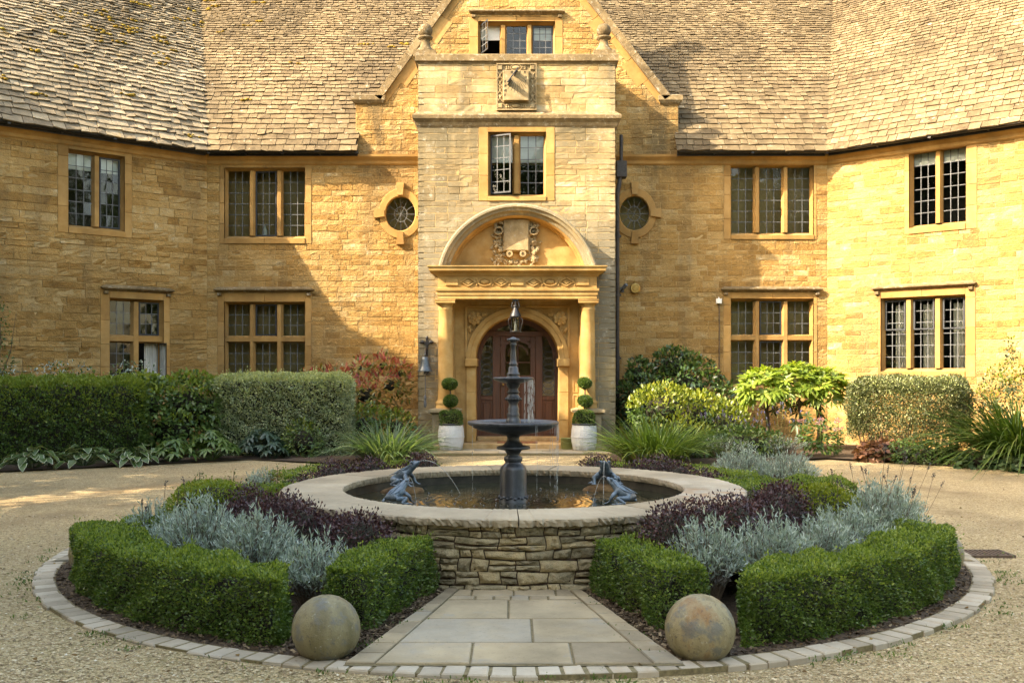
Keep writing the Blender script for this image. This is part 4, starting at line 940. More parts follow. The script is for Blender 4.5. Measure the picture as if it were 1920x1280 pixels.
# ================================================================== POOL AND FOUNTAIN
pool = thing("fountain_pool", "round raised stone pool with dry stone wall and broad flat coping", "pool", (CXF, CYF, 0))
M['dry'] = stone("dry_wall_stone", [(0, (.20, .165, .10)), (.3, (.32, .27, .165)), (.6, (.42, .35, .215)), (.85, (.46, .355, .19)), (1, (.50, .45, .34))], .72, (.62, 1.08), 2.2, 9, 1.0, .035, 11, speck=.5, lichen=((.10, .10, .05), .4, 4.0))
m = MB(); rs = np.random.RandomState(15); RW_ = 2.055
def wallstone(t0, t1, z0, z1):
    nu, nv = 8, 6; g = .0042; u = np.linspace(0, 1, nu); v = np.linspace(0, 1, nv); U, Vv = np.meshgrid(u, v, indexing='ij')
    dep = .016 + .016*rs.rand(); edge = np.minimum(np.minimum(U, 1-U)*(t1-t0)*RW_, np.minimum(Vv, 1-Vv)*(z1-z0))
    dr = dep*(1-np.exp(-edge/.011)) + .011*rs.randn(nu, nv)*(edge > 0) + .014*(rs.rand()-.5)*(Vv-.5) + .012*(rs.rand()-.5)*(U-.5)
    sk = (rs.rand(4)-.5)*.026
    T = t0 + (t1-t0)*U + (g/RW_)*np.where(U == 0, 1, np.where(U == 1, -1, 0)); Z = z0 + (z1-z0)*Vv + np.where(Vv == 0, g, np.where(Vv == 1, -g, 0))
    Z = Z + (sk[0]*(1-U)*(1-Vv) + sk[1]*U*(1-Vv) + sk[2]*(1-U)*Vv + sk[3]*U*Vv)*.6; T = T + .006*(rs.rand(nu, nv)-.5)*((U > 0) & (U < 1))
    Z = Z + (.006*np.sin(T*9.7+Z*14) + .004*np.sin(T*23-Z*31))*np.clip(Z*14, 0, 1)*np.clip((.52-Z)*12, 0, 1); T = T + .0035*np.sin(Z*37+T*11)
    rr = RW_ + dr; P = np.stack([CXF+rr*np.sin(T), CYF-rr*np.cos(T), Z], -1).reshape(-1, 3)
    i, j = np.meshgrid(np.arange(nu-1), np.arange(nv-1), indexing='ij'); m.add(P, np.stack([i*nv+j, (i+1)*nv+j, (i+1)*nv+j+1, i*nv+j+1], -1).reshape(-1, 4), 0, True)
zb_ = [0.0, .06, .155, .245, .315, .41, .495]
for z0, z1 in zip(zb_[:-1], zb_[1:]):
    t = -math.pi
    while t < math.pi:
        wd = (.09+.26*rs.rand()**1.4)/RW_; t1 = min(math.pi, t+wd); big = (z1-z0) > .085
        if big and rs.rand() < .35:
            zs_ = z0+(z1-z0)*(.38+.24*rs.rand()); wallstone(t, t1, z0, zs_)
            tm = t + (t1-t)*(.35+.3*rs.rand())
            if rs.rand() < .4 and wd > .12: wallstone(t, tm, zs_, z1); wallstone(tm, t1, zs_, z1)
            else: wallstone(t, t1, zs_, z1)
        else: wallstone(t, t1, z0, z1)
        t = t1
m.lathe([(RW_-.005, -.02), (RW_-.005, .5)], (CXF, CYF, 0), 64, 1, cap=False); m.build("dry_stone_wall", [M['dry'], M['soil']], pool)
m = MB(); m.lathe([(1.60, .50), (1.60, .05)], (CXF, CYF, 0), 64, 0, cap=False); m.lathe([(1.6, .12), (.0, .12)], (CXF, CYF, 0), 64, 0, cap=False); M['poolwall'] = flat("wet_pool_wall", (.03, .026, .018), .5, nz=.5, sc=12); m.build("basin", M['poolwall'], pool)
M['coping'] = stone("pool_coping", [(0, (.25, .195, .125)), (.3, (.31, .25, .165)), (.6, (.35, .29, .20)), (.85, (.37, .325, .25)), (.93, (.33, .23, .14)), (1, (.34, .20, .12))], .78, (.72, 1.08), 1.6, 4, .6, .010, 14, speck=.3)
m = MB(); angs = [1, 33, 58, 84, 113, 140, 166, 188, 214, 240, 265, 292, 319, 361]
for q0, q1 in zip(angs[:-1], angs[1:]):
    ns = max(12, int((q1-q0)*1.6)); V = []; g = .12
    for i in range(ns+1):
        t = q0+g+(q1-q0-2*g)*i/ns; e = rs.randn(); r1 = 2.125+.006*e; r0 = 1.575+.004*rs.randn(); zt_ = .55+.0015*rs.randn()
        for r, z in ((r0+.01, .487), (r0+.004*rs.randn(), .515), (r0, zt_-.006), (r0+.01, zt_), (r1-.014, zt_), (r1, zt_-.008+.002*rs.randn()), (r1+.006*rs.randn(), .522+.005*rs.randn()), (r1-.012+.006*rs.randn(), .491+.004*rs.randn()), (r1-.08, .487)): V.append(pol(t, r, z))
    k = 9; F = [[i*k+j, i*k+(j+1) % k, (i+1)*k+(j+1) % k, (i+1)*k+j] for i in range(ns) for j in range(k)]
    m.add(V, F); m.add(V[:k], [list(range(k))]); m.add(V[-k:], [list(range(k))[::-1]])
m.build("coping", M['coping'], pool)
# water
def water_mat():
    mt, t, N, L, B = base_mat("pool_water"); co = coords(N, L)
    B.inputs["Base Color"].default_value = (.020, .021, .011, 1); B.inputs["Roughness"].default_value = .03; B.inputs["IOR"].default_value = 1.33; B.inputs["Specular IOR Level"].default_value = 1.0
    wv = N.new("ShaderNodeTexWave"); wv.wave_type = 'RINGS'; wv.rings_direction = 'SPHERICAL'; wv.inputs["Scale"].default_value = 4.0; wv.inputs["Distortion"].default_value = 5.0; wv.inputs["Detail"].default_value = 3.0; wv.inputs["Detail Scale"].default_value = 1.6; L.new(co, wv.inputs["Vector"])
    n1 = noise(N, L, coords(N, L, (1.0, 1.0, 1.0)), 7.0, 3, .5)
    bump(N, L, B, mth(N, L, 'ADD', mth(N, L, 'MULTIPLY', wv.outputs["Fac"], .5), mth(N, L, 'MULTIPLY', n1, .9)), .075, .03); return mt
M['water'] = water_mat(); WZ = .405
m = MB(); m.lathe([(1.6, 0), (.02, 0)], (0, 0, 0), 96, 0, cap=False); o = m.build("water", M['water']); o.location = (CXF, CYF, WZ); struct(o)
m = MB(); r_ = random.Random(6)
for k in range(130):
    t = r_.uniform(0, 6.28); rr = abs(r_.gauss(.75, .35)); rr = min(1.45, max(.2, rr)); s = r_.uniform(.005, .014)
    m.lathe([(s, 0), (s*.85, s*.5), (s*.5, s*.85), (.0005, s)], (CXF+rr*math.cos(t), CYF+rr*math.sin(t)*.9, WZ), 8, cap=False)
M['clear'] = glassm("clear_water", (.93, .95, .95), .3); tag(m.build("water_bubbles", M['clear']), "bubbles and foam flecks floating on the pool", "bubbles", kind="stuff")
# cast iron fountain
FX = CXF
def fz(y): return EYE + (HY-y)/(FPX/9.24)
def fr_(v): return v/(FPX/9.24)
mi, t_, N_, L_n, B_n = base_mat("painted_cast_iron"); co_ = coords(N_, L_n); q_ = noise(N_, L_n, co_, 7, 7, .7)
cr_ = ramp(N_, [(.3, (.009, .010, .012)), (.5, (.022, .026, .032)), (.64, (.055, .064, .078)), (.78, (.17, .175, .165))]); sk_ = noise(N_, L_n, coords(N_, L_n, (26, 26, 2.2)), 1.0, 4, .6); L_n.new(mth(N_, L_n, 'ADD', mth(N_, L_n, 'MULTIPLY', q_, .62), mth(N_, L_n, 'MULTIPLY', sk_, .40)), cr_.inputs[0]); L_n.new(cr_.outputs[0], B_n.inputs[0]); B_n.inputs["Roughness"].default_value = .42; B_n.inputs["Specular IOR Level"].default_value = .6; bump(N_, L_n, B_n, q_, .35, .006)
M['cast'] = mi
fountain = thing("fountain", "black cast iron tiered fountain with two dripping bowls in the pool centre", "fountain", (FX, CYF, WZ))
m = MB(); C0 = (FX, CYF, 0)
pr = lambda L: [(fr_(r), fz(y)) for r, y in L]
m.lathe(pr([(28, 952), (28, 941), (26.5, 938), (26, 928), (25, 922), (25, 880), (24, 876), (20, 871), (16, 868), (15, 865)]), C0, 40)
for k in range(22):
    t = k*2*math.pi/22; m.ball((FX+fr_(26.5)*math.cos(t), CYF+fr_(26.5)*math.sin(t), fz(931)+.006*(-1)**k), fr_(3.2), 0, 8, 5, (1, 1, .8))
m.build("plinth", M['cast'], fountain)
m = MB(); m.lathe(pr([(15, 866), (17, 863), (17.5, 859), (17, 856), (12, 853), (12, 850), (15, 846), (17, 843), (31, 841), (32, 838), (30, 836), (19, 834), (16, 830), (13, 827), (11.5, 822), (12, 818), (15, 814)]), C0, 36); m.build("stem", M['cast'], fountain)
def bowl(name, prof_out, prof_in, scal, nsc):
    m = MB(); th_ = None
    m.lathe(pr(prof_out), C0, 72, ribs=(lambda th: 1+scal*np.abs(np.sin(th*nsc/2)))); m.lathe(pr(prof_in), C0, 48, cap=False); return m.build(name, M['cast'], fountain)
b1 = bowl("lower_bowl", [(13, 816), (22, 814), (44, 810), (62, 806), (74, 801), (79, 797), (84, 795)], [(84.8, 795), (86, 792), (85, 789.5), (82, 789), (79, 791), (60, 797), (20, 800), (0, 801)], .02, 24)
m = MB(); m.lathe([(fr_(79), fz(792)), (.01, fz(792))], C0, 48, cap=False); m.build("bowl_water", M['water'], b1)
m = MB(); m.lathe(pr([(14, 802), (14, 789), (13, 786), (11, 782), (12, 778), (11.5, 775), (10, 772), (11, 766), (9.5, 763), (8.5, 757), (11, 751), (13, 749), (16, 747.5), (13, 746), (12, 742), (9.5, 739), (11, 736), (13, 735), (10, 733), (9, 728), (12, 724), (13, 720), (16, 717)]), C0, 30)
for k in range(14): t = k*2*math.pi/14; m.ball((FX+fr_(13.5)*math.cos(t), CYF+fr_(13.5)*math.sin(t), fz(747.5)), fr_(2.6), 0, 8, 5)
m.build("baluster", M['cast'], fountain)
b2 = bowl("upper_bowl", [(10, 719), (16, 718), (26, 715.5), (33, 713), (37.5, 711)], [(38, 711), (39, 709), (38.5, 707.5), (36, 707), (33, 709), (10, 711), (0, 711)], .03, 20)
m = MB(); m.lathe([(fr_(34), fz(708.6)), (.01, fz(708.6))], C0, 40, cap=False); m.build("bowl_water", M['water'], b2)
m = MB(); m.lathe(pr([(13, 712), (13, 706), (11, 704), (13, 702), (11.5, 699), (9.5, 697), (9.5, 690), (8, 688), (6.5, 686), (8, 684), (8, 681), (6.2, 679), (5.8, 672), (5.2, 660), (4.6, 649), (6.5, 647), (6.5, 645), (5.2, 643), (6.5, 640), (9.5, 638), (10.5, 636.5), (9, 635), (6, 634), (4, 632.5), (0.2, 631.5)]), C0, 26)
for k in range(9): t = k*2*math.pi/9; m.ball((FX+fr_(9.5)*math.cos(t), CYF+fr_(9.5)*math.sin(t), fz(637)), fr_(2.6), 0, 8, 5)
m.build("finial", M['cast'], fountain)
m = MB(); r_ = random.Random(17)                            # falling water
def trickle(x, y, z0, z1, w_=.0035):
    z = z0
    while z > z1:
        l = r_.uniform(.04, .14); e = max(z1, z-l); k = w_*r_.uniform(.5, 1.2); j_ = r_.uniform(-.003, .003)
        m.tube([(x+j_, y, z), (x+j_, y, (z+e)/2), (x+j_*.5, y, e)], [k*.4, k, k*.7], 5); z = e - r_.uniform(.0, .03)
for k in range(13):
    t = R(r_.uniform(-62, 5)); rr = fr_(r_.uniform(33, 40)); trickle(FX+rr*math.cos(t), CYF+rr*math.sin(t), fz(711), fz(791))
for k in range(16):
    t = R(r_.choice([-20, -28, -35, -60, -150, -8, 10]) + r_.uniform(-6, 6)); rr = fr_(85.5); z0 = fz(793); trickle(FX+rr*math.cos(t), CYF+rr*math.sin(t), z0, z0 - r_.uniform(.05, .75), .0022)
M['fall'] = flat("falling_water", (.62, .64, .62), .2, nz=.1); M['fall'].node_tree.nodes["Principled BSDF"].inputs["Alpha"].default_value = .45
tag(m.build("falling_water", M['fall'], fountain), kind="stuff")

# frogs: one skinned body each
mf, t_, N_, L_n, B_n = base_mat("frog_bronze"); co_ = coords(N_, L_n); q_ = noise(N_, L_n, co_, 28, 6, .65)
cr_ = ramp(N_, [(.3, (.04, .055, .07)), (.5, (.08, .115, .145)), (.65, (.13, .18, .215)), (.85, (.24, .29, .30))]); L_n.new(q_, cr_.inputs[0]); L_n.new(cr_.outputs[0], B_n.inputs[0]); B_n.inputs["Roughness"].default_value = .45; B_n.inputs["Metallic"].default_value = .25; bump(N_, L_n, B_n, q_, .3, .004)
M['frog'] = mf
def frog_mesh():
    J = {}; E = []; pts = []; rad = []
    def j(n, p, r, par=None):
        J[n] = len(pts); pts.append(p); rad.append(r)
        if par: E.append((J[par], J[n]))
    j('rump', (-.095, 0, .062), (.048, .040)); j('belly', (-.03, 0, .092), (.062, .056), 'rump'); j('chest', (.035, 0, .132), (.050, .050), 'belly')
    j('neck', (.068, 0, .165), (.043, .040), 'chest'); j('head', (.098, 0, .198), (.046, .036), 'neck'); j('snout', (.135, 0, .228), (.030, .021), 'head'); j('nose', (.155, 0, .243), (.015, .010), 'snout')
    for s, t in ((1, 'l'), (-1, 'r')):
        j('sh'+t, (.045, s*.052, .112), (.024, .024), 'chest'); j('el'+t, (.060, s*.095, .070), (.017, .017), 'sh'+t); j('wr'+t, (.085, s*.088, .018), (.012, .012), 'el'+t); j('ha'+t, (.098, s*.090, .008), (.013, .009), 'wr'+t)
        for k, a in enumerate((-30, 5, 45)):
            j('f%d%s' % (k, t), (.098+.032*math.cos(R(a)), s*(.090+.032*math.sin(R(a))), .005), (.0055, .004), 'ha'+t)
        j('hi'+t, (-.075, s*.055, .055), (.034, .032), 'rump'); j('kn'+t, (.012, s*.105, .062), (.023, .023), 'hi'+t); j('an'+t, (-.070, s*.112, .018), (.015, .015), 'kn'+t); j('fo'+t, (-.005, s*.122, .009), (.014, .009), 'an'+t)
        for k, a in enumerate((-18, 8, 34)):
            j('t%d%s' % (k, t), (-.005+.05*math.cos(R(a)), s*(.122+.05*math.sin(R(a))), .005), (.0055, .004), 'fo'+t)
    me = bpy.data.meshes.new("frog_body"); me.from_pydata(pts, E, []); o = bpy.data.objects.new("frog_body", me); COL.objects.link(o)
    md = o.modifiers.new("skin", 'SKIN'); sv = me.skin_vertices[0].data
    for i, r in enumerate(rad): sv[i].radius = r
    sv[0].use_root = True; md.use_smooth_shade = True; md.branch_smoothing = .6
    s = o.modifiers.new("sub", 'SUBSURF'); s.levels = 2; s.render_levels = 2
    bpy.context.view_layer.update(); dg = bpy.context.evaluated_depsgraph_get(); me2 = bpy.data.meshes.new_from_object(o.evaluated_get(dg)); bpy.data.objects.remove(o)
    me2.materials.clear(); me2.materials.append(M['frog'])
    return me2
FM = frog_mesh()
def frog(x, y, z, ang, label, sc=1.0, jet=.35):
    o = bpy.data.objects.new("frog_statue", FM); COL.objects.link(o); o.location = (x, y, z); o.rotation_euler = (0, 0, ang); o.scale = (sc*1.06, sc*1.1, sc*.92)
    tag(o, label, "frog statue", "bronze frogs spitting water into the pool")
    for s in (-1, 1):
        m = MB(); m.ball((.092, s*.034, .232), .0145, 0, 12, 8); m.ball((.098, s*.041, .236), .0085, 0, 10, 6)
        e = m.build("eye", M['frog']); e.parent = o
    m = MB(); m.tube([(-.10, 0, .104), (-.03, 0, .149), (.035, 0, .183), (.07, 0, .206)], [.004, .007, .007, .004], 6)
    for s in (-1, 1): m.tube([(-.115, s*.025, .10), (-.03, s*.048, .133), (.035, s*.042, .166), (.08, s*.036, .216)], [.003, .007, .006, .004], 6)
    e = m.build("back_ridges", M['frog']); e.parent = o
    m = MB(); P = []; h0 = .25*sc; drop = z + h0 - WZ
    for i in range(15): t = i/14; P.append((.16+jet*t, 0, .246 + .10*t - (.10 + drop/sc)*t*t*1.0))
    m.tube(P, [.0028*(1-.3*i/14) for i in range(15)], 6); e = m.build("water_jet", M['fall']); e.parent = o
    return o
def toc(x, y, d=0): return math.atan2(CYF-y, CXF-x) + R(d)
frog(.94, 8.33, .505, toc(.94, 8.33, 14), "bronze frog crouching at the near right of the pool, seen side on", .95, .14)
frog(-.97, 8.33, .505, toc(-.97, 8.33, 12), "bronze frog at the near left of the pool, its back to us", .88, .12)
frog(.96, 10.1, .475, toc(.96, 10.1, 38), "bronze frog on a rock at the far right rim of the pool", 1.08, .10)
frog(-1.10, 9.95, .475, toc(-1.10, 9.95, 18), "bronze frog on a rock at the far left rim of the pool", 1.1, .36)
M['rock'] = stone("pool_rock", [(0, (.07, .04, .02)), (1, (.20, .12, .05))], 0, (.6, 1.0), 6, 20, .8, .01, 30)
def rock(x, y, z, s, label, seed):
    m = MB(); m.ball((x, y, z), 1, 0, 18, 10, s); rs2 = np.random.RandomState(seed); V = m.V[0]; d = V - A((x, y, z)); f = 1 + .10*np.sin(d[:, 0]*31+seed) * np.cos(d[:, 1]*27) + .06*np.sin(d[:, 2]*60+d[:, 0]*22); m.V[0] = A((x, y, z)) + d*f[:, None]
    m.V[0][:, 2] = np.minimum(m.V[0][:, 2], z + s[2]*.92); tag(m.build("rock", M['rock'], None, (x, y, z)), label, "rock")
rock(.93, 10.12, .40, (.19, .14, .075), "brown rock under the far right frog", 1); rock(-1.10, 9.97, .40, (.21, .14, .075), "brown rock under the far left frog", 2)
rock(.95, 8.33, .40, (.22, .15, .105), "low wet rock under the near right frog", 3); rock(-1.0, 8.33, .40, (.22, .15, .105), "low wet rock under the near left frog", 4)
m = MB(); m.lathe([(.10, 0), (.10, .035), (.085, .055), (.04, .065), (0, .067)], (1.13, 10.5, WZ-.02), 18); tag(m.build("pond_light", M['iron'], None, (1.13, 10.5, WZ)), "round black floodlight just above the water behind the column", "light")
# stone balls
def ballmat(name, cols, dirv):
    mt, t, N, L, B = base_mat(name); co = coords(N, L, dirv); w_ = noise(N, L, coords(N, L, tuple(v*6 for v in dirv)), 1.0, 5, .6)
    f = mth(N, L, 'ADD', mth(N, L, 'MULTIPLY', w_, .65), mth(N, L, 'MULTIPLY', noise(N, L, co, 4, 6, .65), .35)); c = ramp(N, cols); L.new(f, c.inputs[0]); co2 = coords(N, L)
    sp = noise(N, L, co2, 48, 3, .7); c2 = mixc(N, L, rng(N, L, sp, .58, .68, 0, .8), c.outputs[0], (.07, .06, .045)); sp2 = noise(N, L, co2, 9, 6, .7)
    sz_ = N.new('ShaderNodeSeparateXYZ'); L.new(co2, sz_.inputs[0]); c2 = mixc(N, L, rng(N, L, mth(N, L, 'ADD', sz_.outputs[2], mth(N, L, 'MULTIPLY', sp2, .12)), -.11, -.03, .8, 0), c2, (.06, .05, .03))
    c2 = mixc(N, L, rng(N, L, sp2, .50, .60, 0, .75), c2, (.10, .105, .095)); sp3 = noise(N, L, co2, 22, 6, .75); c2 = mixc(N, L, rng(N, L, sp3, .60, .66, 0, .7), c2, (.30, .29, .23)); L.new(c2, B.inputs[0]); B.inputs["Roughness"].default_value = .6; B.inputs["Specular IOR Level"].default_value = .35; bump(N, L, B, mth(N, L, 'ADD', sp2, mth(N, L, 'MULTIPLY', sp, .6)), .6, .008); return mt
BA = ballmat("banded_sandstone", [(.15, (.07, .05, .022)), (.38, (.15, .115, .05)), (.52, (.25, .21, .115)), (.66, (.20, .105, .035)), (.85, (.30, .25, .16))], (1.6, 1.3, .25))
BB = ballmat("olive_sandstone", [(.15, (.055, .045, .02)), (.38, (.115, .098, .045)), (.52, (.185, .16, .085)), (.66, (.115, .09, .045)), (.85, (.23, .205, .14))], (1.3, 1.5, .3))
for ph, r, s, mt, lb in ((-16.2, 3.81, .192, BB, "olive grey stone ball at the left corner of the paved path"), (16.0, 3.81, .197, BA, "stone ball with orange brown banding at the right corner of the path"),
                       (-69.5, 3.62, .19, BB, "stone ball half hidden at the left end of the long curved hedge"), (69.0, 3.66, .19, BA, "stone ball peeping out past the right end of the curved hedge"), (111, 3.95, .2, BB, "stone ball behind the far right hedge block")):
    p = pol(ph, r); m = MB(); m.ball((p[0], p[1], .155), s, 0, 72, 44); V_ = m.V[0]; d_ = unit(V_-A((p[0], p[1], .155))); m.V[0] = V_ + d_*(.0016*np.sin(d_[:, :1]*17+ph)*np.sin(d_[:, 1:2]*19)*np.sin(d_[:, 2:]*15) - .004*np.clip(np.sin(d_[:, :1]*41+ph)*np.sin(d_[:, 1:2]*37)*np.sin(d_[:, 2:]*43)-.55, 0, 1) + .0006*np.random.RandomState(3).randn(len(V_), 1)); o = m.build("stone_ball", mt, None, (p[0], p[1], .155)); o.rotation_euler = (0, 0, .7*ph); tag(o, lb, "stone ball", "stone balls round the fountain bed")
# ================================================================== PLANTS
def leaves(mb, P, N, size, asp=.5, seed=0, up=.25, spread=.8, m=0, var=.35, flat_=.8):
    rs = np.random.RandomState(seed+1000); P = A(P); N = A(N); n = len(P)
    D_ = unit(N*.7 + rs.randn(n, 3)*spread*.6 + A((0, 0, up))); T = unit(N + rs.randn(n, 3)*flat_*.6); B_ = unit(np.cross(D_, T))
    l = (size*(1+var*(rs.rand(n)*2-1)))[:, None]; b = B_*l*asp*.5
    V = np.stack([P, P+D_*l*.5+b, P+D_*l, P+D_*l*.5-b], 1).reshape(-1, 3); mb.add(V, np.arange(n*4).reshape(-1, 4), m)
def bigleaf(mb, P, D_, N, l, wd, droop=.3, fold=.15, m=0, rim=None):
    """folded, drooping leaves of 8 corners; rim = material of a pale margin lying just under it"""
    P = A(P); D_ = unit(D_); n = len(P); N = A(N); B_ = unit(np.cross(D_, N)); U = unit(np.cross(B_, D_)); l = (np.ones(n)*l)[:, None]; wd = (np.ones(n)*wd)[:, None]
    def pos(t, s): return P + D_*l*t - A((0, 0, 1))*l*droop*t*t + B_*wd*s + U*abs(s)*wd*fold
    for k, (mm, sc, off) in enumerate(([(rim, 1.16, -.004)] if rim is not None else []) + [(m, 1.0, 0)]):
        V = np.stack([pos(0, 0), pos(.4, -.5*sc), pos(.4, 0), pos(.4, .5*sc), pos(.75, -.36*sc), pos(.75, 0), pos(.75, .36*sc), pos(1+.04*(sc > 1), 0)], 1) + U[:, None]*off
        V = V.reshape(-1, 3); b = (np.arange(n)*8)[:, None]
        n0 = mb.n; mb.add(V, np.concatenate([b+A([[2, 5, 4, 1]]).astype(int), b+A([[2, 3, 6, 5]]).astype(int)]), mm, True)
        T = np.concatenate([b+np.array([[0, 2, 1]]), b+np.array([[0, 3, 2]]), b+np.array([[4, 5, 7]]), b+np.array([[5, 6, 7]])]); mb.F.append((T + n0, mm, True))
def ellpts(cs, n, seed, inn=.25, low=-1.0):
    """points on a union of ellipsoids [(centre, radii)], skipping the ones buried in a neighbour"""
    rs = np.random.RandomState(seed); ar = A([(r[0]*r[1]*r[2])**(2/3) for c, r in cs]); k = rs.choice(len(cs), int(n*1.55), p=ar/ar.sum()); d = unit(rs.randn(len(k), 3)); d = d[d[:, 2] > low]; k = k[:len(d)]
    C = A([c for c, r in cs])[k]; Rr = A([r for c, r in cs])[k]; q = 1 - inn*rs.rand(len(k))**1.5; P = C + d*Rr*q[:, None]; N = unit(d/Rr)
    ok = np.ones(len(P), bool)
    for i, (c, r) in enumerate(cs): ok &= ~((k != i) & ((((P-A(c))/A(r))**2).sum(1) < .72))
    return P[ok][:n], N[ok][:n]
def boxpts(L, W, H, n, seed, rd=.06, lump=.02, base=.03, inn=.05, taper=0.0):
    rs = np.random.RandomState(seed); per = 2*H+W; nE = int(n*2*W*H/(2*W*H+per*L)); nS = n-nE
    s = rs.rand(nS)*L; p = rs.rand(nS)*per; out = p < H; top = (p >= H) & (p < H+W)
    wv = np.where(out, W/2, np.where(top, W/2-(p-H), -W/2)); h = np.where(out, p, np.where(top, H, H-(p-H-W)))
    nw = np.where(out, 1.0, np.where(top, 0, -1.0)); nh = np.where(top, 1.0, 0.0); ns = np.zeros(nS)
    sE = np.where(rs.rand(nE) < .5, 0.0, L); s = np.concatenate([s, sE]); wv = np.concatenate([wv, (rs.rand(nE)-.5)*W]); h = np.concatenate([h, rs.rand(nE)*H]); ns = np.concatenate([ns, np.where(sE > 0, 1.0, -1.0)]); nw = np.concatenate([nw, np.zeros(nE)]); nh = np.concatenate([nh, np.zeros(nE)])
    # round every edge
    cs_, cw, ch = np.clip(s, rd, L-rd), np.clip(wv, -W/2+rd, W/2-rd), np.minimum(h, H-rd); d = np.stack([s-cs_, wv-cw, h-ch], -1); ln = np.linalg.norm(d, axis=1, keepdims=True); nn = np.where(ln > 1e-6, d/np.maximum(ln, 1e-6), np.stack([ns, nw, nh], -1))
    q = np.stack([cs_, cw, ch], -1) + nn*rd
    a, b = rs.rand()*6, rs.rand()*6
    lum = lump*(np.sin(q[:, 0]*5.3+a)*np.sin(q[:, 2]*9+q[:, 1]*6+b)+.7*np.sin(q[:, 0]*13+q[:, 2]*17+q[:, 1]*11+b))
    q = q + nn*(lum - inn*rs.rand(n)**2)[:, None]; q[:, 2] = np.maximum(q[:, 2], base*rs.rand(n)); q[:, 1] *= (1 - taper*(1-q[:, 2]/H)); return q, nn
def arcmap(Rm, a0, sgn, shear=0.0, LL=1.0):
    def f(q, nn):
        ph = R(a0)+q[:, 0]/Rm+R(shear)*(.5-q[:, 1]/.42)*(1-q[:, 0]/LL); r = Rm+q[:, 1]; sn, cs_ = np.sin(ph)*sgn, -np.cos(ph); P = np.stack([CXF+r*sn, CYF+r*cs_, q[:, 2]], -1)
        tx = np.stack([np.cos(ph)*sgn, np.sin(ph), 0*ph], -1); rx = np.stack([sn, cs_, 0*ph], -1); return P, unit(tx*nn[:, :1]+rx*nn[:, 1:2]+A((0, 0, 1))*nn[:, 2:])
    return f
def linmap(p0, p1, z=0.0):
    p0, p1 = A((*p0, z)), A((*p1, z)); d = unit(p1-p0); w_ = A((d[1], -d[0], 0))
    return lambda q, nn: (p0+q[:, :1]*d+q[:, 1:2]*w_+q[:, 2:]*A((0, 0, 1)), unit(nn[:, :1]*d+nn[:, 1:2]*w_+nn[:, 2:]*A((0, 0, 1))))
def core(mb, fmap, L, W, H, m, ins=.05, z0=.02, lump=.02):
    q = []; n = max(3, int(L/.15)); ch = min(.35*W, max(.09, ins)); ring = [(W/2-ins, z0), (W/2-ins, H*.5), (W/2-ins, H-ins-ch), (W/2-ins-ch*.7, H-ins), (-W/2+ins+ch*.7, H-ins), (-W/2+ins, H-ins-ch), (-W/2+ins, H*.5), (-W/2+ins, z0)]
    for i in range(n+1): q += [(ins+(L-2*ins)*i/n, a, b) for a, b in ring]
    V, _ = fmap(A(q), np.tile(A((0, 0, 1.0)), (len(q), 1))); k = 8
    mb.add(V, [[i*k+j, i*k+(j+1) % k, (i+1)*k+(j+1) % k, (i+1)*k+j] for i in range(n) for j in range(k)], m); mb.add(V[:k], [list(range(k))], m); mb.add(V[-k:], [list(range(k))], m)
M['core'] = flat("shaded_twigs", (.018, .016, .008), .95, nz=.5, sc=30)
M['twig'] = flat("twig_bark", (.11, .075, .045), .9, nz=.4, sc=30)
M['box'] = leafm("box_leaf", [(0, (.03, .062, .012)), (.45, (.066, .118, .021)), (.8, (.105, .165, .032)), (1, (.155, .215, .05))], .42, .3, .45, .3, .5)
M['boxtip'] = leafm("box_young_and_sunlit_leaf", [(0, (.10, .155, .025)), (.6, (.18, .24, .038)), (1, (.26, .30, .06))], .45, .35, .4, .3)
M['lime'] = leafm("golden_box_leaf", [(0, (.10, .14, .015)), (.6, (.18, .21, .02)), (1, (.27, .27, .03))], .5, .35, .35)
def hedge(name, label, fmap, L, W, H, n, size, mats, seed, tip=.35, loc=(0, 0, 0), lump=.02, asp=.55, rd=.06, group=None, cat="hedge", base=.03, corem=None, inn=.05, taper=0.0, up=.25):
    m = MB(); q, nn = boxpts(L, W, H, n, seed, rd, lump, base, inn, taper); P, N = fmap(q, nn); rs = np.random.RandomState(seed+5)
    gap = np.sin(q[:, 0]*9.1+seed)*np.sin(q[:, 2]*13+q[:, 1]*15+seed*1.7)+.6*np.sin(q[:, 0]*23+q[:, 2]*29+seed); kp = (gap < 1.0) | (rs.rand(n) < .28) | (nn[:, 2] > .6); q, nn, P, N = q[kp], nn[kp], P[kp], N[kp]; n = len(P)
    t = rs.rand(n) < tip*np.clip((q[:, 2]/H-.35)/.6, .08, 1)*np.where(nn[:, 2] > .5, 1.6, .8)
    leaves(m, P[~t], N[~t], size, asp, seed, up=up); 
    if t.any(): leaves(m, P[t], N[t], size*.95, asp, seed+1, up=up+.3, m=1)
    ns_ = int(min(260, n/150)); k_ = rs.choice(np.where(q[:, 2] > H*.5)[0], ns_)             # stray shoots the shears missed
    for g_ in range(5): leaves(m, P[k_]+N[k_]*(.012+.011*g_)*(size/.021)*rs.uniform(.6, 1.3, (ns_, 1)), N[k_]+A((0, 0, .5)), size*.9, asp, seed+20+g_, .5, .9, m=1)
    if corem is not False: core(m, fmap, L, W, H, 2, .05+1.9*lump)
    return tag(m.build(name, list(mats)+[M['core']], None, loc), label, cat, group)
BM = (M['box'], M['boxtip'])
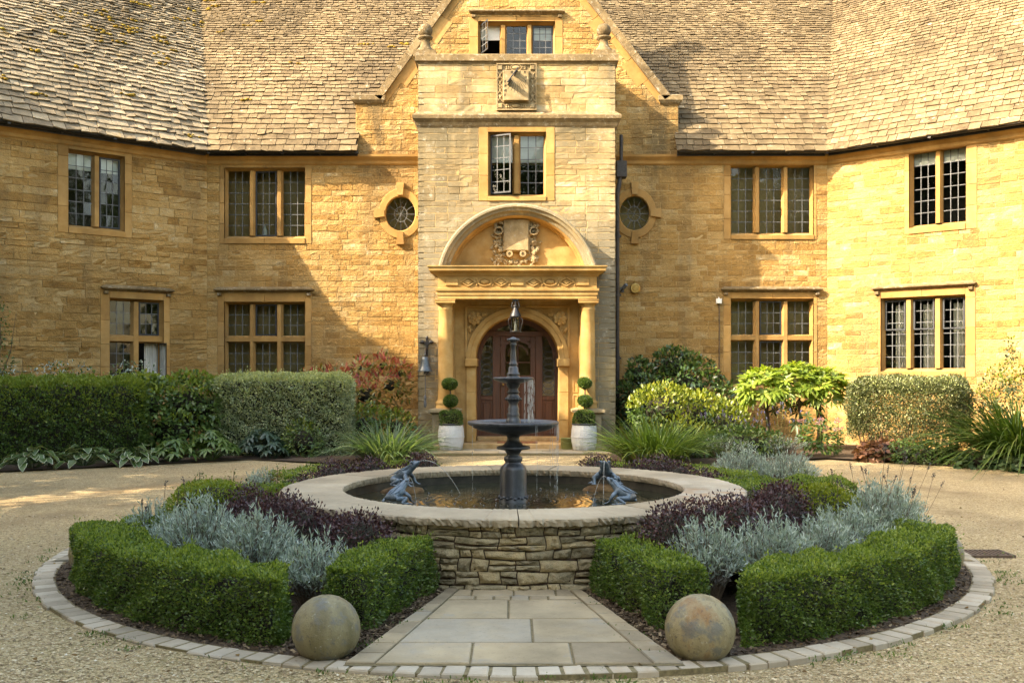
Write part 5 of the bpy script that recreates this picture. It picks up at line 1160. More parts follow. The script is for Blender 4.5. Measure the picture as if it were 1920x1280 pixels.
# ---- clipped box round the fountain
Rm, AW = 3.56, .42
LA = Rm*R(66.5-20.5)
for sg, nm in ((-1, "left"), (1, "right")):
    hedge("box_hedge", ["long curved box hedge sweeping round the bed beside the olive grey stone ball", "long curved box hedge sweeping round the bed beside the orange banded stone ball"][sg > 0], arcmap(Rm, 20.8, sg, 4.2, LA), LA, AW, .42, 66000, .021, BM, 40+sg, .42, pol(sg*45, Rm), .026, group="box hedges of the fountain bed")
    a = R(15.4); u = A((math.sin(a)*sg, -math.cos(a))); wv = A((math.cos(a)*sg, math.sin(a))); b = A((CXF, CYF))
    p0, p1 = b+u*2.14+wv*.17, b+u*3.32+wv*.17
    hedge("box_hedge", "short straight box hedge flanking the %s side of the paved path" % nm, linmap(p0, p1), 1.18, .34, .42, 23000, .020, BM, 50+sg, .4, (*p0, 0), .022, group="box hedges of the fountain bed")
    a = R(73); u = A((math.sin(a)*sg, -math.cos(a))); wv = A((-math.cos(a)*sg, -math.sin(a))); p0, p1 = b+u*2.2+wv*.12, b+u*3.45+wv*.12
    hedge("box_hedge", "low box hedge behind the lavender on the %s side of the bed" % nm, linmap(p0, p1), 1.25, .42, .42, 17000, .021, BM, 60+sg, .45, (*p0, 0), .03, rd=.12, group="box hedges of the fountain bed")
    a = R(107); u = A((math.sin(a)*sg, -math.cos(a))); wv = A((math.cos(a)*sg, math.sin(a)))*.12; p0, p1 = b+u*2.2+wv, b+u*(3.62 if sg < 0 else 3.75)+wv
    hedge("box_hedge", ["square ended box hedge to the left of the pool coping", "thick rounded box hedge to the right of the pool coping"][sg > 0], linmap(p0, p1), float(np.linalg.norm(p1-p0)), [.42, .55][sg > 0], [.44, .50][sg > 0], 16000, .024, BM, 70+sg, .4, (*p0, 0), .03, rd=.1, group="box hedges of the fountain bed")
    hedge("box_hedge", "box hedge at the back %s of the fountain bed, behind the purple shrubs" % nm, arcmap(3.45, 128, sg), 3.45*R(36), .42, .46, 14000, .026, BM, 80+sg, .5, pol(sg*145, 3.45), .03, group="box hedges of the fountain bed")
def dome(name, label, c, r, n, size, mats, seed, tip=.5, cat="shrub", group=None, asp=.55, low=-.25):
    m = MB(); P, N = ellpts([(c, r)], n, seed, .12, low); rs = np.random.RandomState(seed); t = rs.rand(len(P)) < tip*np.clip(N[:, 2]+.3, .1, 1); leaves(m, P[~t], N[~t], size, asp, seed); leaves(m, P[t], N[t], size, asp, seed+1, m=1)
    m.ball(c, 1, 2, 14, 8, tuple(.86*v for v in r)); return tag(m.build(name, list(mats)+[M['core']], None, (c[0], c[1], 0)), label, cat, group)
p = pol(68, 2.75); dome("box_dome", "rounded golden green box bush among the lavender on the right", (p[0], p[1], .30), (.42, .34, .38), 6500, .026, (M['lime'], M['lime']), 91)
p = pol(-70, 2.70); dome("box_dome", "rounded bright green box bush among the lavender on the left", (p[0], p[1], .32), (.44, .36, .38), 6500, .026, (M['boxtip'], M['lime']), 92)
# ---- purple berberis
M['berb'] = leafm("purple_berberis_leaf", [(0, (.022, .010, .014)), (.5, (.046, .018, .024)), (.85, (.085, .034, .036)), (.95, (.13, .05, .04)), (1, (.16, .15, .03))], .4, .2, .5, .2)
def berb(label, sg, a0, a1, r, H, n, seed):
    m = MB(); rs = np.random.RandomState(seed); cs = []
    k = max(2, int((a1-a0)*R(1)*r/.26))
    for i in range(k):
        p = pol(sg*(a0+(a1-a0)*(i+.5)/k), r+rs.uniform(-.1, .1)); h = H*rs.uniform(.82, 1.12); cs.append(((p[0], p[1], h*.5), (.27, .27, h*.52)))
    P, N = ellpts(cs, n, seed, .3, -.6); leaves(m, P, N, .026, .55, seed, .3, 1.0); P, N = ellpts(cs, n//9, seed+1, 0, .1); P = P+N*rs.rand(len(P), 1)*.045; leaves(m, P, N, .024, .5, seed+3, .7, .7)
    for c, r_ in cs: m.ball(c, 1, 1, 10, 6, tuple(.78*v for v in r_))
    p = pol(sg*(a0+a1)/2, r); return tag(m.build("berberis", [M['berb'], M['core']], None, p), label, "shrub", "purple berberis round the pool wall")
berb("dark purple berberis hugging the pool wall at the near left", -1, 23, 74, 2.50, .62, 21000, 101); berb("dark purple berberis hugging the pool wall at the near right", 1, 23, 88, 2.52, .66, 24000, 102)
berb("dark purple berberis behind the pool on the left", -1, 118, 158, 2.55, .60, 12000, 103); berb("dark purple berberis behind the pool on the right", 1, 118, 160, 2.55, .60, 12000, 104)
# ---- lavender
M['lav'] = leafm("lavender_leaf", [(0, (.13, .175, .155)), (.45, (.27, .335, .30)), (.85, (.41, .47, .42)), (1, (.52, .57, .50))], .7, .2, .2, .3)
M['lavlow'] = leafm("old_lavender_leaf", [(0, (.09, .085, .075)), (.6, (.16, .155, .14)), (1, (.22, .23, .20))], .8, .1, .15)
M['lavfl'] = leafm("lavender_flower", [(0, (.10, .09, .20)), (.5, (.19, .17, .34)), (1, (.28, .25, .42))], .8, .2, .1)
M['deadfl'] = leafm("faded_flower", [(0, (.05, .045, .05)), (1, (.12, .11, .12))], .9, .1, .1)
def lavender(name, label, c, rad, H, n, seed, spikes=0, fl='deadfl', sp_h=.3, k=28, leafl=.048, cat="lavender", group="grey lavender clumps in the fountain bed", green=None, lw=.0095):
    rs = np.random.RandomState(seed); m = MB(); c = A((c[0], c[1], .02)); a = rs.rand(n)*6.283; rho = np.sqrt(rs.rand(n)); b = c + np.stack([rho*rad*.28*np.cos(a), rho*rad*.28*np.sin(a), 0*a], -1); a2 = a+rs.randn(n)*.35
    hh = H*(1-.45*rho**2.2)*rs.uniform(.76, 1.06, n)*(1+.07*np.sin(a*3+seed)); tip = c + np.stack([rho*rad*1.0*np.cos(a2), rho*rad*np.sin(a2), hh], -1)
    def at(t): t = t[..., None] if np.ndim(t) else t; return b[:, None]*(1-t)+tip[:, None]*t + A((0, 0, 1))*(.12*H*rho[:, None, None]*np.sin(t*3.1416)) - A((0, 0, 1))*0
    T = np.tile(np.linspace(.30, 1.0, k), (n, 1)) + rs.uniform(-.02, .02, (n, k)); P = at(T).reshape(-1, 3); sd = unit(tip-b+A((0, 0, .05)))[:, None].repeat(k, 1).reshape(-1, 3); D_ = unit(sd*1.0+rs.randn(n*k, 3)*.52+A((0, 0, .15))); B_ = unit(np.cross(D_, rs.randn(n*k, 3))); l = (leafl*rs.uniform(.6, 1.2, n*k))[:, None]
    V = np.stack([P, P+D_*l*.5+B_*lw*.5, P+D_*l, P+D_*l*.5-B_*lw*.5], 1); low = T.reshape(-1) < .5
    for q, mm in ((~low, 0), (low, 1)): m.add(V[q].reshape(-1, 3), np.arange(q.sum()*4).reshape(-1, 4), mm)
    for i in range(0, n, 2):
        L_ = at(np.tile(np.linspace(0, .85, 4), (n, 1)))[i] if i == 0 else None
    tt = np.linspace(0, .9, 4); Q = np.stack([b*(1-t)+tip*t+A((0, 0, 1))*(.12*H*rho*math.sin(t*3.1416))[:, None] for t in tt], 1); w_ = A((1, .2, 0))*.0022
    V = np.concatenate([Q-w_, Q+w_], 1).reshape(-1, 3); b0 = (np.arange(n)*8)[:, None]; m.add(V, np.concatenate([b0+np.array([[i, i+1, i+5, i+4]]) for i in range(3)]), 2)
    for s in range(spikes):
        i = rs.randint(n); d = unit(sd[i*k]*1.0+A((rs.randn()*.25, rs.randn()*.2, 1.0))); h = sp_h*rs.uniform(.6, 1.1); e = tip[i]+d*h; m.tube([tip[i]-d*.05, tip[i]+d*h*.5, e], .0018, 4, 4 if green else 2); n2 = 26; t = rs.rand(n2); q = e - d*.055*t[:, None] + rs.randn(n2, 3)*.004; leaves(m, q, unit(rs.randn(n2, 3)+d), .013, .6, seed+s, .5, .6, m=3)
    return tag(m.build(name, [M['lav'], M['lavlow'], M['twig'], M[fl], M['box']], None, (c[0], c[1], 0)), label, cat, group)
spec = [(-26, 3.0, .30, .50, 110, 0, "sparse grey lavender clump at the near left, next to the path hedge"), (-37, 2.98, .33, .62, 170, 0, "tall silvery lavender clump at the left, second along from the path hedge"), (-49, 3.02, .36, .66, 190, 0, "big silvery lavender clump in the middle of the left bed"), (-60, 3.0, .32, .52, 150, 1, "grey lavender clump in front of the bright green dome on the left"), (-70, 3.16, .27, .50, 110, 4, "leggy lavender clump at the far left end of the bed"),
        (26, 2.92, .26, .62, 110, 0, "upright bare stemmed lavender clump at the near right, next to the path hedge"), (36, 3.02, .34, .58, 180, 0, "dense silvery lavender clump at the right, second along from the path hedge"), (47, 3.02, .34, .54, 180, 0, "silvery lavender clump in front of the golden dome on the right"), (57.5, 3.06, .34, .56, 170, 2, "tall grey lavender clump to the right of the golden dome"), (68, 3.2, .36, .68, 170, 6, "lavender clump with dark spent flower stalks at the right end of the bed"), (78, 3.3, .36, .66, 160, 14, "lavender clump with many tall spent flower stalks, furthest right")]
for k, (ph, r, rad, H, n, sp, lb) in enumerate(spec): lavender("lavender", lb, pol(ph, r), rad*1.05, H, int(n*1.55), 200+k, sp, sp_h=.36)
for k, (px_, d, rad, H, n, lb) in enumerate(((1395, 12.4, .42, .66, 300, "silver lavender mound behind the thick rounded hedge, nearest the purple shrub"), (1475, 12.2, .42, .62, 300, "silver lavender mound behind the thick rounded hedge, outermost"), (490, 11.5, .26, .46, 120, "small silver lavender tuft left of the pool, beyond the square hedge"), (555, 11.6, .14, .45, 40, "thin sprig of lavender beside the purple shrub behind the pool on the left"))):
    lavender("lavender", lb, ((px_-960)/FPX*d, d), rad, H, n, 230+k, 0, k=22, leafl=.055)
# ---- hedges and shrubs along the house
M['dkbox'] = leafm("dark_box_leaf", [(0, (.03, .062, .013)), (.5, (.066, .12, .025)), (1, (.11, .17, .04))], .45, .25, .4, .3)
hedge("box_hedge", "tall dark green clipped hedge below the left wing windows", linmap((-11.2, 16.15), (-7.0, 18.75)), 4.94, 1.0, 1.5, 60000, .05, (M['dkbox'], M['boxtip']), 301, .85, (-9, 17.5, 0), .05, rd=.26)  # pale tips crowd the top, standing in for sunlight on it
M['var'] = leafm("variegated_leaf", [(0, (.08, .12, .05)), (.3, (.20, .25, .13)), (.65, (.34, .39, .24)), (1, (.50, .52, .36))], .5, .25, .35, .15)
M['vartip'] = leafm("variegated_young_leaf", [(0, (.24, .30, .12)), (1, (.46, .48, .24))], .5, .3, .35)
hedge("pittosporum_hedge", "pale variegated clipped hedge under the left triple window", linmap((-5.75, 19.45), (-3.2, 19.6)), 2.56, 1.15, 1.56, 62000, .042, (M['var'], M['vartip']), 302, .5, (-4.4, 19.5, 0), .04, rd=.22, taper=.12)
M['mix'] = leafm("mixed_shrub_leaf", [(0, (.03, .065, .017)), (.5, (.065, .12, .028)), (.9, (.13, .19, .04)), (.97, (.17, .23, .045)), (1, (.30, .22, .03))], .4, .3, .5)
M['dkleaf'] = leafm("glossy_dark_leaf", [(0, (.014, .032, .012)), (.6, (.032, .065, .022)), (1, (.06, .10, .03))], .3, .2, .6)
M['yellow'] = leafm("yellow_green_leaf", [(0, (.09, .13, .02)), (.5, (.17, .21, .03)), (.9, (.28, .29, .04)), (1, (.38, .15, .05))], .4, .35, .45)
M['red'] = leafm("red_young_leaf", [(0, (.20, .035, .04)), (.5, (.34, .08, .07)), (1, (.40, .15, .06))], .4, .35, .4)
M['redgrn'] = leafm("photinia_leaf", [(0, (.05, .075, .018)), (.4, (.11, .12, .025)), (.7, (.22, .14, .03)), (1, (.28, .08, .04))], .35, .3, .5)
def shrub(name, label, cs, n, l, wd, mats, seed, tipf=.0, tipz=.4, droop=.25, cat="shrub", inn=.35, low=-.7, stems=None, group=None, whorl=1, coreq=.5):
    m = MB(); rs = np.random.RandomState(seed); P, N = ellpts(cs, int(n*1.5), seed, inn, low)
    if whorl > 1: P = np.repeat(P, whorl, 0); N = np.repeat(N, whorl, 0)
    D_ = unit(N*.55 + rs.randn(len(P), 3)*.6 + A((0, 0, .15))); NN = unit(N*.6+A((0, 0, .8))+rs.randn(len(P), 3)*.3); ll = l*rs.uniform(.65, 1.2, len(P)); t = (rs.rand(len(P)) < tipf) & (N[:, 2] > tipz)
    bigleaf(m, P[~t], D_[~t], NN[~t], ll[~t], ll[~t]*wd, droop, .15, 0)
    if t.any(): bigleaf(m, P[t], unit(D_[t]+A((0, 0, .7))), NN[t], ll[t], ll[t]*wd, droop*.3, .2, 1)
    if coreq:
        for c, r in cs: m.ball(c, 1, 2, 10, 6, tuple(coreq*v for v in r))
    for st in stems or []: m.tube(st[0], st[1], 7, 3)
    c = np.mean(A([c for c, r in cs]), 0); return tag(m.build(name, [mats[0], mats[-1], M['core'], M['twig']], None, (c[0], c[1], 0)), label, cat, group)
shrub("mixed_shrub", "loose leafy green shrub between the dark hedge and the variegated hedge", [((-7.05, 18.85, .95), (.62, .55, .66)), ((-6.3, 19.2, .9), (.8, .6, .74)), ((-5.75, 19.35, .85), (.5, .5, .68)), ((-6.5, 18.9, .5), (.75, .45, .5))], 4600, .11, .5, (M['mix'], M['boxtip']), 310, .5)
shrub("silver_shrub", "thin grey blue twiggy shrub rising behind the dark hedge", [((-8.6, 18.75, 1.45), (.75, .3, .42)), ((-7.4, 19.4, 1.5), (.55, .3, .38)), ((-9.6, 18.2, 1.5), (.5, .3, .4))], 900, .07, .45, (M['lav'], M['mix']), 311, .3, coreq=0, inn=.8)
sp_ = [([(-9.7, 18.35, 0), (-9.6, 18.3, 1.2), (-9.45, 18.25, 2.2), (-9.5, 18.25, 3.0)], [.02, .015, .01, .004]), ([(-9.6, 18.3, 1.2), (-9.3, 18.3, 2.0), (-9.2, 18.3, 2.7)], [.012, .008, .003])]
shrub("climbing_rose", "thin climbing stems with small leaves at the left edge of the wall", [((-9.6, 18.3, 2.3), (.35, .2, .75)), ((-9.5, 18.3, 1.5), (.35, .2, .6))], 420, .07, .5, (M['mix'], M['redgrn']), 312, .4, stems=sp_, coreq=0, inn=.9)
shrub("photinia", "shrub with red young leaves against the wall left of the porch", [((-3.1, 20.9, 1.15), (.8, .5, .62)), ((-3.8, 20.8, 1.4), (.65, .4, .36)), ((-2.6, 20.9, 1.35), (.5, .4, .5)), ((-2.75, 20.8, 1.75), (.22, .2, .28)), ((-3.2, 20.8, 1.7), (.2, .2, .26)), ((-2.35, 20.8, 1.6), (.2, .2, .3))], 1000, .155, .32, (M['redgrn'], M['red']), 313, .6, .2, .1, inn=.5, coreq=.25)
shrub("photinia", "low green and yellow shrub below the red leaved bush left of the porch", [((-2.95, 20.2, .45), (.6, .5, .55)), ((-2.4, 20.5, .4), (.4, .4, .45)), ((-3.5, 19.9, .3), (.45, .35, .3))], 1500, .11, .36, (M['mix'], M['yellow']), 314, .45)
shrub("laurel", "big dark glossy shrub in the angle right of the porch", [((3.0, 21.4, .95), (.75, .6, .85)), ((3.8, 21.4, 1.15), (.8, .6, .9)), ((4.35, 21.3, .8), (.6, .5, .75)), ((3.5, 21.5, 1.75), (.45, .35, .45)), ((2.75, 21.5, 1.55), (.28, .25, .4))], 4200, .12, .42, (M['dkleaf'], M['mix']), 315, .6, .3)
shrub("skimmia", "yellow green shrub with red tips in front of the dark laurel", [((3.1, 20.2, .85), (.75, .5, .55)), ((3.75, 20.1, .75), (.7, .5, .5)), ((3.4, 19.9, .4), (.85, .45, .45)), ((4.3, 19.9, .55), (.5, .4, .5))], 3000, .105, .42, (M['mix'], M['yellow']), 316, .95, .1)
# tree-like shrub with big palmate leaves
def rosettes(m, C, N, nl, l, wd, seed, droop, mm, spread=1.15, tilt=.3):
    rs = np.random.RandomState(seed); n = len(C); P = np.repeat(A(C), nl, 0); N = np.repeat(unit(N), nl, 0); th = np.tile(np.linspace(0, 2*math.pi, nl, endpoint=False), n)+np.repeat(rs.rand(n)*6.28, nl)
    r0 = unit(np.cross(N, A((.3, .2, 1.0))+0*N)); r1 = np.cross(N, r0); D_ = unit(r0*np.cos(th)[:, None]+r1*np.sin(th)[:, None]+N*tilt+rs.randn(len(P), 3)*.12); ll = l*rs.uniform(.7, 1.15, len(P)); bigleaf(m, P, D_, N, ll, ll*wd, droop, .12, mm)
M['fats'] = leafm("fatsia_leaf", [(0, (.10, .17, .025)), (.5, (.19, .27, .04)), (.85, (.28, .33, .06)), (1, (.40, .32, .08))], .4, .45, .5)
M['fatslow'] = leafm("fatsia_old_leaf", [(0, (.03, .06, .014)), (1, (.08, .12, .025))], .4, .3, .5)
m = MB(); cs = [((5.25, 20.4, 1.25), (.55, .45, .42)), ((5.85, 20.4, 1.35), (.6, .45, .42)), ((6.4, 20.3, 1.28), (.45, .4, .4))]; P, N = ellpts(cs, 270, 320, .35, -.6); up_ = N[:, 2] > .05
rosettes(m, P[up_], N[up_]+A((0, 0, .8)), 8, .25, .27, 1, .12, 0, tilt=.55); rosettes(m, P[~up_], N[~up_]+A((0, 0, .8)), 8, .22, .27, 2, .3, 0, tilt=.3); P, N = ellpts([((6.0, 20.3, .8), (.5, .3, .4)), ((5.4, 20.3, .75), (.4, .3, .3))], 34, 321, .5, -.8); rosettes(m, P, N+A((0, 0, .8)), 7, .18, .26, 4, .35, 1)
for x, y in ((5.25, 20.4), (5.3, 20.45), (5.95, 20.4), (6.3, 20.35), (6.38, 20.4)): m.tube([(x, y, 0), (x+.03, y, .5), (x-.02, y, 1.0), (x+.05, y, 1.3)], [.032, .028, .025, .015], 7, 2)
tag(m.build("fatsia", [M['fats'], M['fatslow'], M['twig']], None, (5.8, 20.4, 0)), "bright green large leaved shrub on bare stems under the right triple window", "shrub")
# right variegated hedge on stems
st = []
rs = np.random.RandomState(33)
m = MB(); fm = linmap((6.65, 19.35), (8.35, 18.05)); q, nn = boxpts(2.14, .95, 1.52, 62000, 330, .28, .045, .25, .30, .15); keep = q[:, 2] > .18+.28*np.sin(q[:, 0]*4.2+.6)*rs.rand(len(q)) + .22*rs.rand(len(q)); keep &= rs.rand(len(q)) < np.clip((q[:, 2]-.05)/.6, .2, 1); q, nn = q[keep], nn[keep]; P, N = fm(q, nn)
t = (rs.rand(len(P)) < .35*np.clip(q[:, 2]/1.5-.35, 0, 1)); leaves(m, P[~t], N[~t], .042, .5, 331); leaves(m, P[t], N[t], .042, .5, 332, m=1)
for k in range(26):
    a = rs.uniform(.15, 2.0); b_ = rs.uniform(-.2, .2); Q, _ = fm(A([(a, b_, 0), (a+rs.uniform(-.15, .15), b_+rs.uniform(-.1, .1), .45), (a+rs.uniform(-.35, .35), b_+rs.uniform(-.3, .3), 1.0)]), np.zeros((3, 3))); m.tube(Q, [.016, .012, .006], 5, 2)
Q, _ = fm(A([(.3, 0, .9), (1.1, 0, .95), (1.85, 0, .9)]), np.zeros((3, 3)))

M['oliv'] = leafm("olive_variegated_leaf", [(0, (.04, .055, .022)), (.5, (.085, .10, .04)), (.85, (.135, .14, .06)), (1, (.21, .20, .10))], .5, .3, .35)
tag(m.build("pittosporum_hedge", [M['oliv'], M['vartip'], M['twig'], M['core']], None, (7.5, 18.7, 0)), "olive green clipped hedge on bare stems under the right wing window", "hedge")
shrub("golden_shrub", "small leaved shrub with one tall shoot at the right edge of the picture", [((9.1, 18.1, 1.35), (.5, .4, .45)), ((8.75, 18.0, 1.05), (.4, .35, .4)), ((9.15, 18.1, 1.95), (.12, .1, .35)), ((9.6, 17.8, 1.3), (.5, .4, .5))], 1500, .07, .5, (M['oliv'], M['yellow']), 317, .5, inn=.8, coreq=0)
# ---- strap leaved clumps
M['blade'] = leafm("daylily_blade", [(0, (.045, .085, .02)), (.5, (.08, .14, .03)), (.85, (.125, .18, .04)), (.95, (.17, .22, .06)), (1, (.32, .26, .09))], .45, .35, .4, .1)
M['bladeb'] = leafm("blue_green_blade", [(0, (.04, .085, .035)), (.6, (.085, .14, .065)), (1, (.16, .21, .11))], .45, .35, .4, .1)
M['bladed'] = leafm("dark_green_blade", [(0, (.022, .05, .010)), (.6, (.05, .095, .018)), (1, (.10, .15, .03))], .4, .35, .45, .1)
def clump(name, label, c, rad, L, n, wd, seed, mt, lean=.55, droop=.75, cat="plant", group=None):
    rs = np.random.RandomState(seed); m = MB(); a = rs.rand(n)*6.283; rho = np.sqrt(rs.rand(n)); ox = np.stack([np.cos(a), np.sin(a), 0*a], -1); b = A(c)+ox*(rho*rad)[:, None]; a2 = a+rs.randn(n)*.5; o2 = np.stack([np.cos(a2), np.sin(a2), 0*a2], -1); l = L*rs.uniform(.55, 1.1, n); le = lean*(.25+.9*rho)*rs.uniform(.6, 1.4, n); dr = droop*rs.uniform(.3, 1.3, n)*(.35+rho*.8)
    k = 7; rows = []
    side = np.stack([-np.sin(a2), np.cos(a2), 0*a2], -1)+rs.randn(n, 3)*.25
    for i in range(k):
        t = i/(k-1); p = b + o2*(l*(le*t+.35*dr*t**2))[:, None]; p[:, 2] += l*(t*(1-.25*le) - .5*dr*t**2.2); w_ = wd*(1-t**2.5)*(.6+.4*min(1, t*4)); rows += [p-side*w_*.5, p+side*w_*.5]
    V = np.stack(rows, 1).reshape(-1, 3); V[:, 2] = np.maximum(V[:, 2], .015); b0 = (np.arange(n)*2*k)[:, None]; m.add(V, np.concatenate([b0+np.array([[2*i, 2*i+1, 2*i+3, 2*i+2]]) for i in range(k-1)]), 0, True)
    return tag(m.build(name, mt, None, (c[0], c[1], 0)), label, cat, group)
clump("daylily_clump", "green strap leaved clump by the gravel left of the doorway", (-2.25, 17.75, .02), .42, 1.05, 560, .026, 401, M['bladeb'], .6, 1.15, group="strap leaved clumps either side of the doorway path")
clump("daylily_clump", "larger arching strap leaved clump by the gravel right of the doorway", (2.55, 17.65, .02), .52, 1.15, 820, .027, 402, M['blade'], .55, 1.1, group="strap leaved clumps either side of the doorway path")
clump("grass_clump", "tall fountain of dark green arching blades at the right edge", (8.75, 16.95, .02), .5, 2.0, 900, .032, 403, M['bladed'], .45, 1.7)
clump("feathery_plant", "low feathery green plant at the foot of the porch by the left planter", (-1.9, 19.6, .02), .22, .42, 220, .02, 404, M['blade'], .9, .9)
# ---- lavender in flower, perennials
lavender("lavender", "tall flowering lavender with mauve spikes right of the strap leaved clump", (4.0, 18.6), .55, .42, 120, 240, 46, 'lavfl', .62, k=12, leafl=.06, group="flowering lavenders of the house border", green=1, lw=.009)
lavender("lavender", "flowering lavender with mauve spikes below the big leaved shrub", (5.15, 18.75), .5, .40, 110, 241, 40, 'lavfl', .62, k=12, leafl=.06, group="flowering lavenders of the house border", green=1, lw=.009)
shrub("border_perennial", "low dark green foliage in front of the yellow green shrub", [((4.4, 18.9, .25), (.9, .5, .35)), ((3.4, 18.7, .2), (.6, .4, .3))], 1400, .09, .5, (M['mix'], M['mix']), 340)
m = MB(); P, N = ellpts([((5.9, 18.9, .32), (.42, .3, .38))], 500, 341, .4, -.6); bigleaf(m, P, N+np.random.RandomState(1).randn(len(P), 3)*.5, N+A((0, 0, .8)), .09, .05, .3, .1, 0); rs = np.random.RandomState(2)
M['pink'] = leafm("pink_flower_head", [(0, (.30, .13, .14)), (1, (.48, .26, .25))], .8, .2, .1)
for k in range(9):
    x, y, z = 5.9+rs.uniform(-.45, .4), 18.85+rs.uniform(-.25, .2), rs.uniform(.5, .92); m.tube([(x, y, .2), (x, y, z)], .004, 4, 0); n3 = 60; d = unit(rs.randn(n3, 3)); leaves(m, A((x, y, z))+d*A((.055, .055, .02)), d, .022, .7, k, m=1)
tag(m.build("sedum", [M['mix'], M['pink']], None, (5.9, 18.9, 0)), "green perennial with flat dusty pink flower heads by the gravel", "plant")
M['heu'] = leafm("heuchera_leaf", [(0, (.06, .025, .018)), (.5, (.12, .055, .03)), (.85, (.18, .09, .05)), (1, (.10, .11, .03))], .5, .3, .35)
shrub("heuchera", "low rust red leaved plant at the edge of the right border", [((6.75, 18.05, .15), (.45, .3, .22))], 420, .11, .8, (M['heu'], M['heu']), 342, cat="plant"); 
m = MB(); rs = np.random.RandomState(4)
for k in range(10):
    x, y = 6.75+rs.uniform(-.4, .4), 18.15+rs.uniform(-.2, .2); z = rs.uniform(.3, .5); n3 = 40; t = rs.rand(n3)[:, None]; leaves(m, A((x, y, .2))+t*A((rs.randn()*.03, 0, z-.1)), unit(rs.randn(n3, 3)), .03, .5, k, m=0)
tag(m.build("astilbe", M['heu'], None, (6.75, 18.15, 0)), "faded rust coloured plumes standing among the red leaves", "plant")
for x, y, r, lb in ((7.05, 17.75, .30, "small dark green bushy plant beside the red leaved plant"), (7.4, 17.5, .26, "small dark green bushy plant, second from the red leaved plant"), (7.68, 17.3, .20, "small dark green bushy plant nearest the tall arching grass")): shrub("low_bush", lb, [((x, y, .17), (r, r*.9, .24))], 420, .06, .55, (M['mix'], M['box']), int(x*100), .3, cat="plant", group="low bushes at the edge of the right border")
shrub("border_perennial", "grey green low leaves under the arching grass", [((8.0, 16.75, .1), (.5, .25, .16)), ((8.6, 16.2, .1), (.5, .25, .16))], 260, .13, .8, (M['bladeb'], M['mix']), 345, cat="plant")
# hostas and hellebores along the left edge
M['hosta'] = leafm("hosta_leaf", [(0, (.035, .075, .018)), (.6, (.07, .12, .028)), (1, (.11, .16, .04))], .4, .3, .45); M['cream'] = leafm("cream_leaf_margin", [(0, (.42, .46, .32)), (1, (.58, .60, .46))], .5, .3, .3)
def hosta(label, c, rad, n, seed):
    rs = np.random.RandomState(seed); m = MB(); a = rs.rand(n)*6.283; rho = np.sqrt(rs.rand(n)); o2 = np.stack([np.cos(a), np.sin(a), 0*a], -1); P = A(c)+o2*(rho*rad)[:, None]+A((0, 0, 1))*(.36*(1-.65*rho**1.5)*rs.uniform(.7, 1.1, n))[:, None]; bigleaf(m, P, o2+rs.randn(n, 3)*.25+A((0, 0, .1)), A((0, 0, 1))+o2*.35+rs.randn(n, 3)*.1, .21*rs.uniform(.75, 1.15, n), .125, .5, .22, 0, 1)
    for i in range(n): m.tube([A(c)+o2[i]*.05, P[i]], .004, 4, 2)
    return tag(m.build("hosta", [M['hosta'], M['cream'], M['fatslow']], None, (c[0], c[1], 0)), label, "hosta", "cream edged hostas along the left border")
hosta("cream edged hosta, outermost of the row under the dark hedge", (-8.0, 16.5, .02), .42, 46, 501); hosta("largest cream edged hosta, middle of the row under the dark hedge", (-7.35, 16.95, .02), .44, 52, 502); hosta("cream edged hosta next to the plain green hellebores", (-6.65, 17.4, .02), .36, 36, 503)
M['hell'] = leafm("hellebore_leaf", [(0, (.03, .07, .015)), (.5, (.06, .115, .022)), (1, (.115, .17, .035))], .4, .3, .45); M['helld'] = leafm("blue_hellebore_leaf", [(0, (.018, .042, .026)), (1, (.05, .085, .05))], .4, .25, .45)
def hell(label, c, rad, h, n, seed, mt):
    rs = np.random.RandomState(seed); m = MB(); a = rs.rand(n)*6.283; rho = np.sqrt(rs.rand(n)); o2 = np.stack([np.cos(a), np.sin(a), 0*a], -1); P = A(c)+o2*(rho*rad)[:, None]+A((0, 0, 1))*(h*(1-.6*rho**1.6)*rs.uniform(.75, 1.1, n))[:, None]; rosettes(m, P, A((0, 0, 1))+o2*.5, 7, .17, .36, seed, .45, 0, tilt=.1)
    for i in range(n): m.tube([A(c)+o2[i]*.05, P[i]], .005, 4, 0)
    return tag(m.build("hellebore", mt, None, (c[0], c[1], 0)), label, "hellebore", "green hellebores along the left border")
hell("dark hellebore beside the cream edged hostas", (-6.1, 17.75, .02), .40, .40, 34, 511, M['hell']); hell("bright green hellebore in the middle of the left border", (-5.5, 18.05, .02), .46, .52, 46, 512, M['hell']); hell("bluish dark hellebore under the variegated hedge", (-4.75, 18.75, .02), .42, .55, 34, 513, M['helld']); hell("small bluish hellebore where the left border ends", (-4.45, 18.35, .02), .26, .28, 16, 514, M['helld'])
shrub("low_bush", "low green bush at the foot of the variegated hedge", [((-4.0, 18.9, .3), (.4, .35, .42))], 500, .08, .4, (M['mix'], M['yellow']), 346, .3, cat="plant")
for k, (ph, r, lb) in enumerate(((-103, 3.35, "brownish box sprig above the square ended hedge, outermost"), (-106, 3.05, "brownish box sprig above the square ended hedge"), (-118, 2.95, "browning young box plant behind the square ended hedge"))):
    p = pol(ph, r); shrub("box_sprig", lb, [((p[0], p[1]+.25, .33), (.06, .06, .28))], 120, .032, .55, (M['redgrn'], M['box']), 350+k, .4, cat="plant", inn=.6, coreq=0, stems=[([(p[0], p[1]+.25, 0), (p[0], p[1]+.25, .3), (p[0]+.01, p[1]+.25, .58)], [.008, .006, .003])])
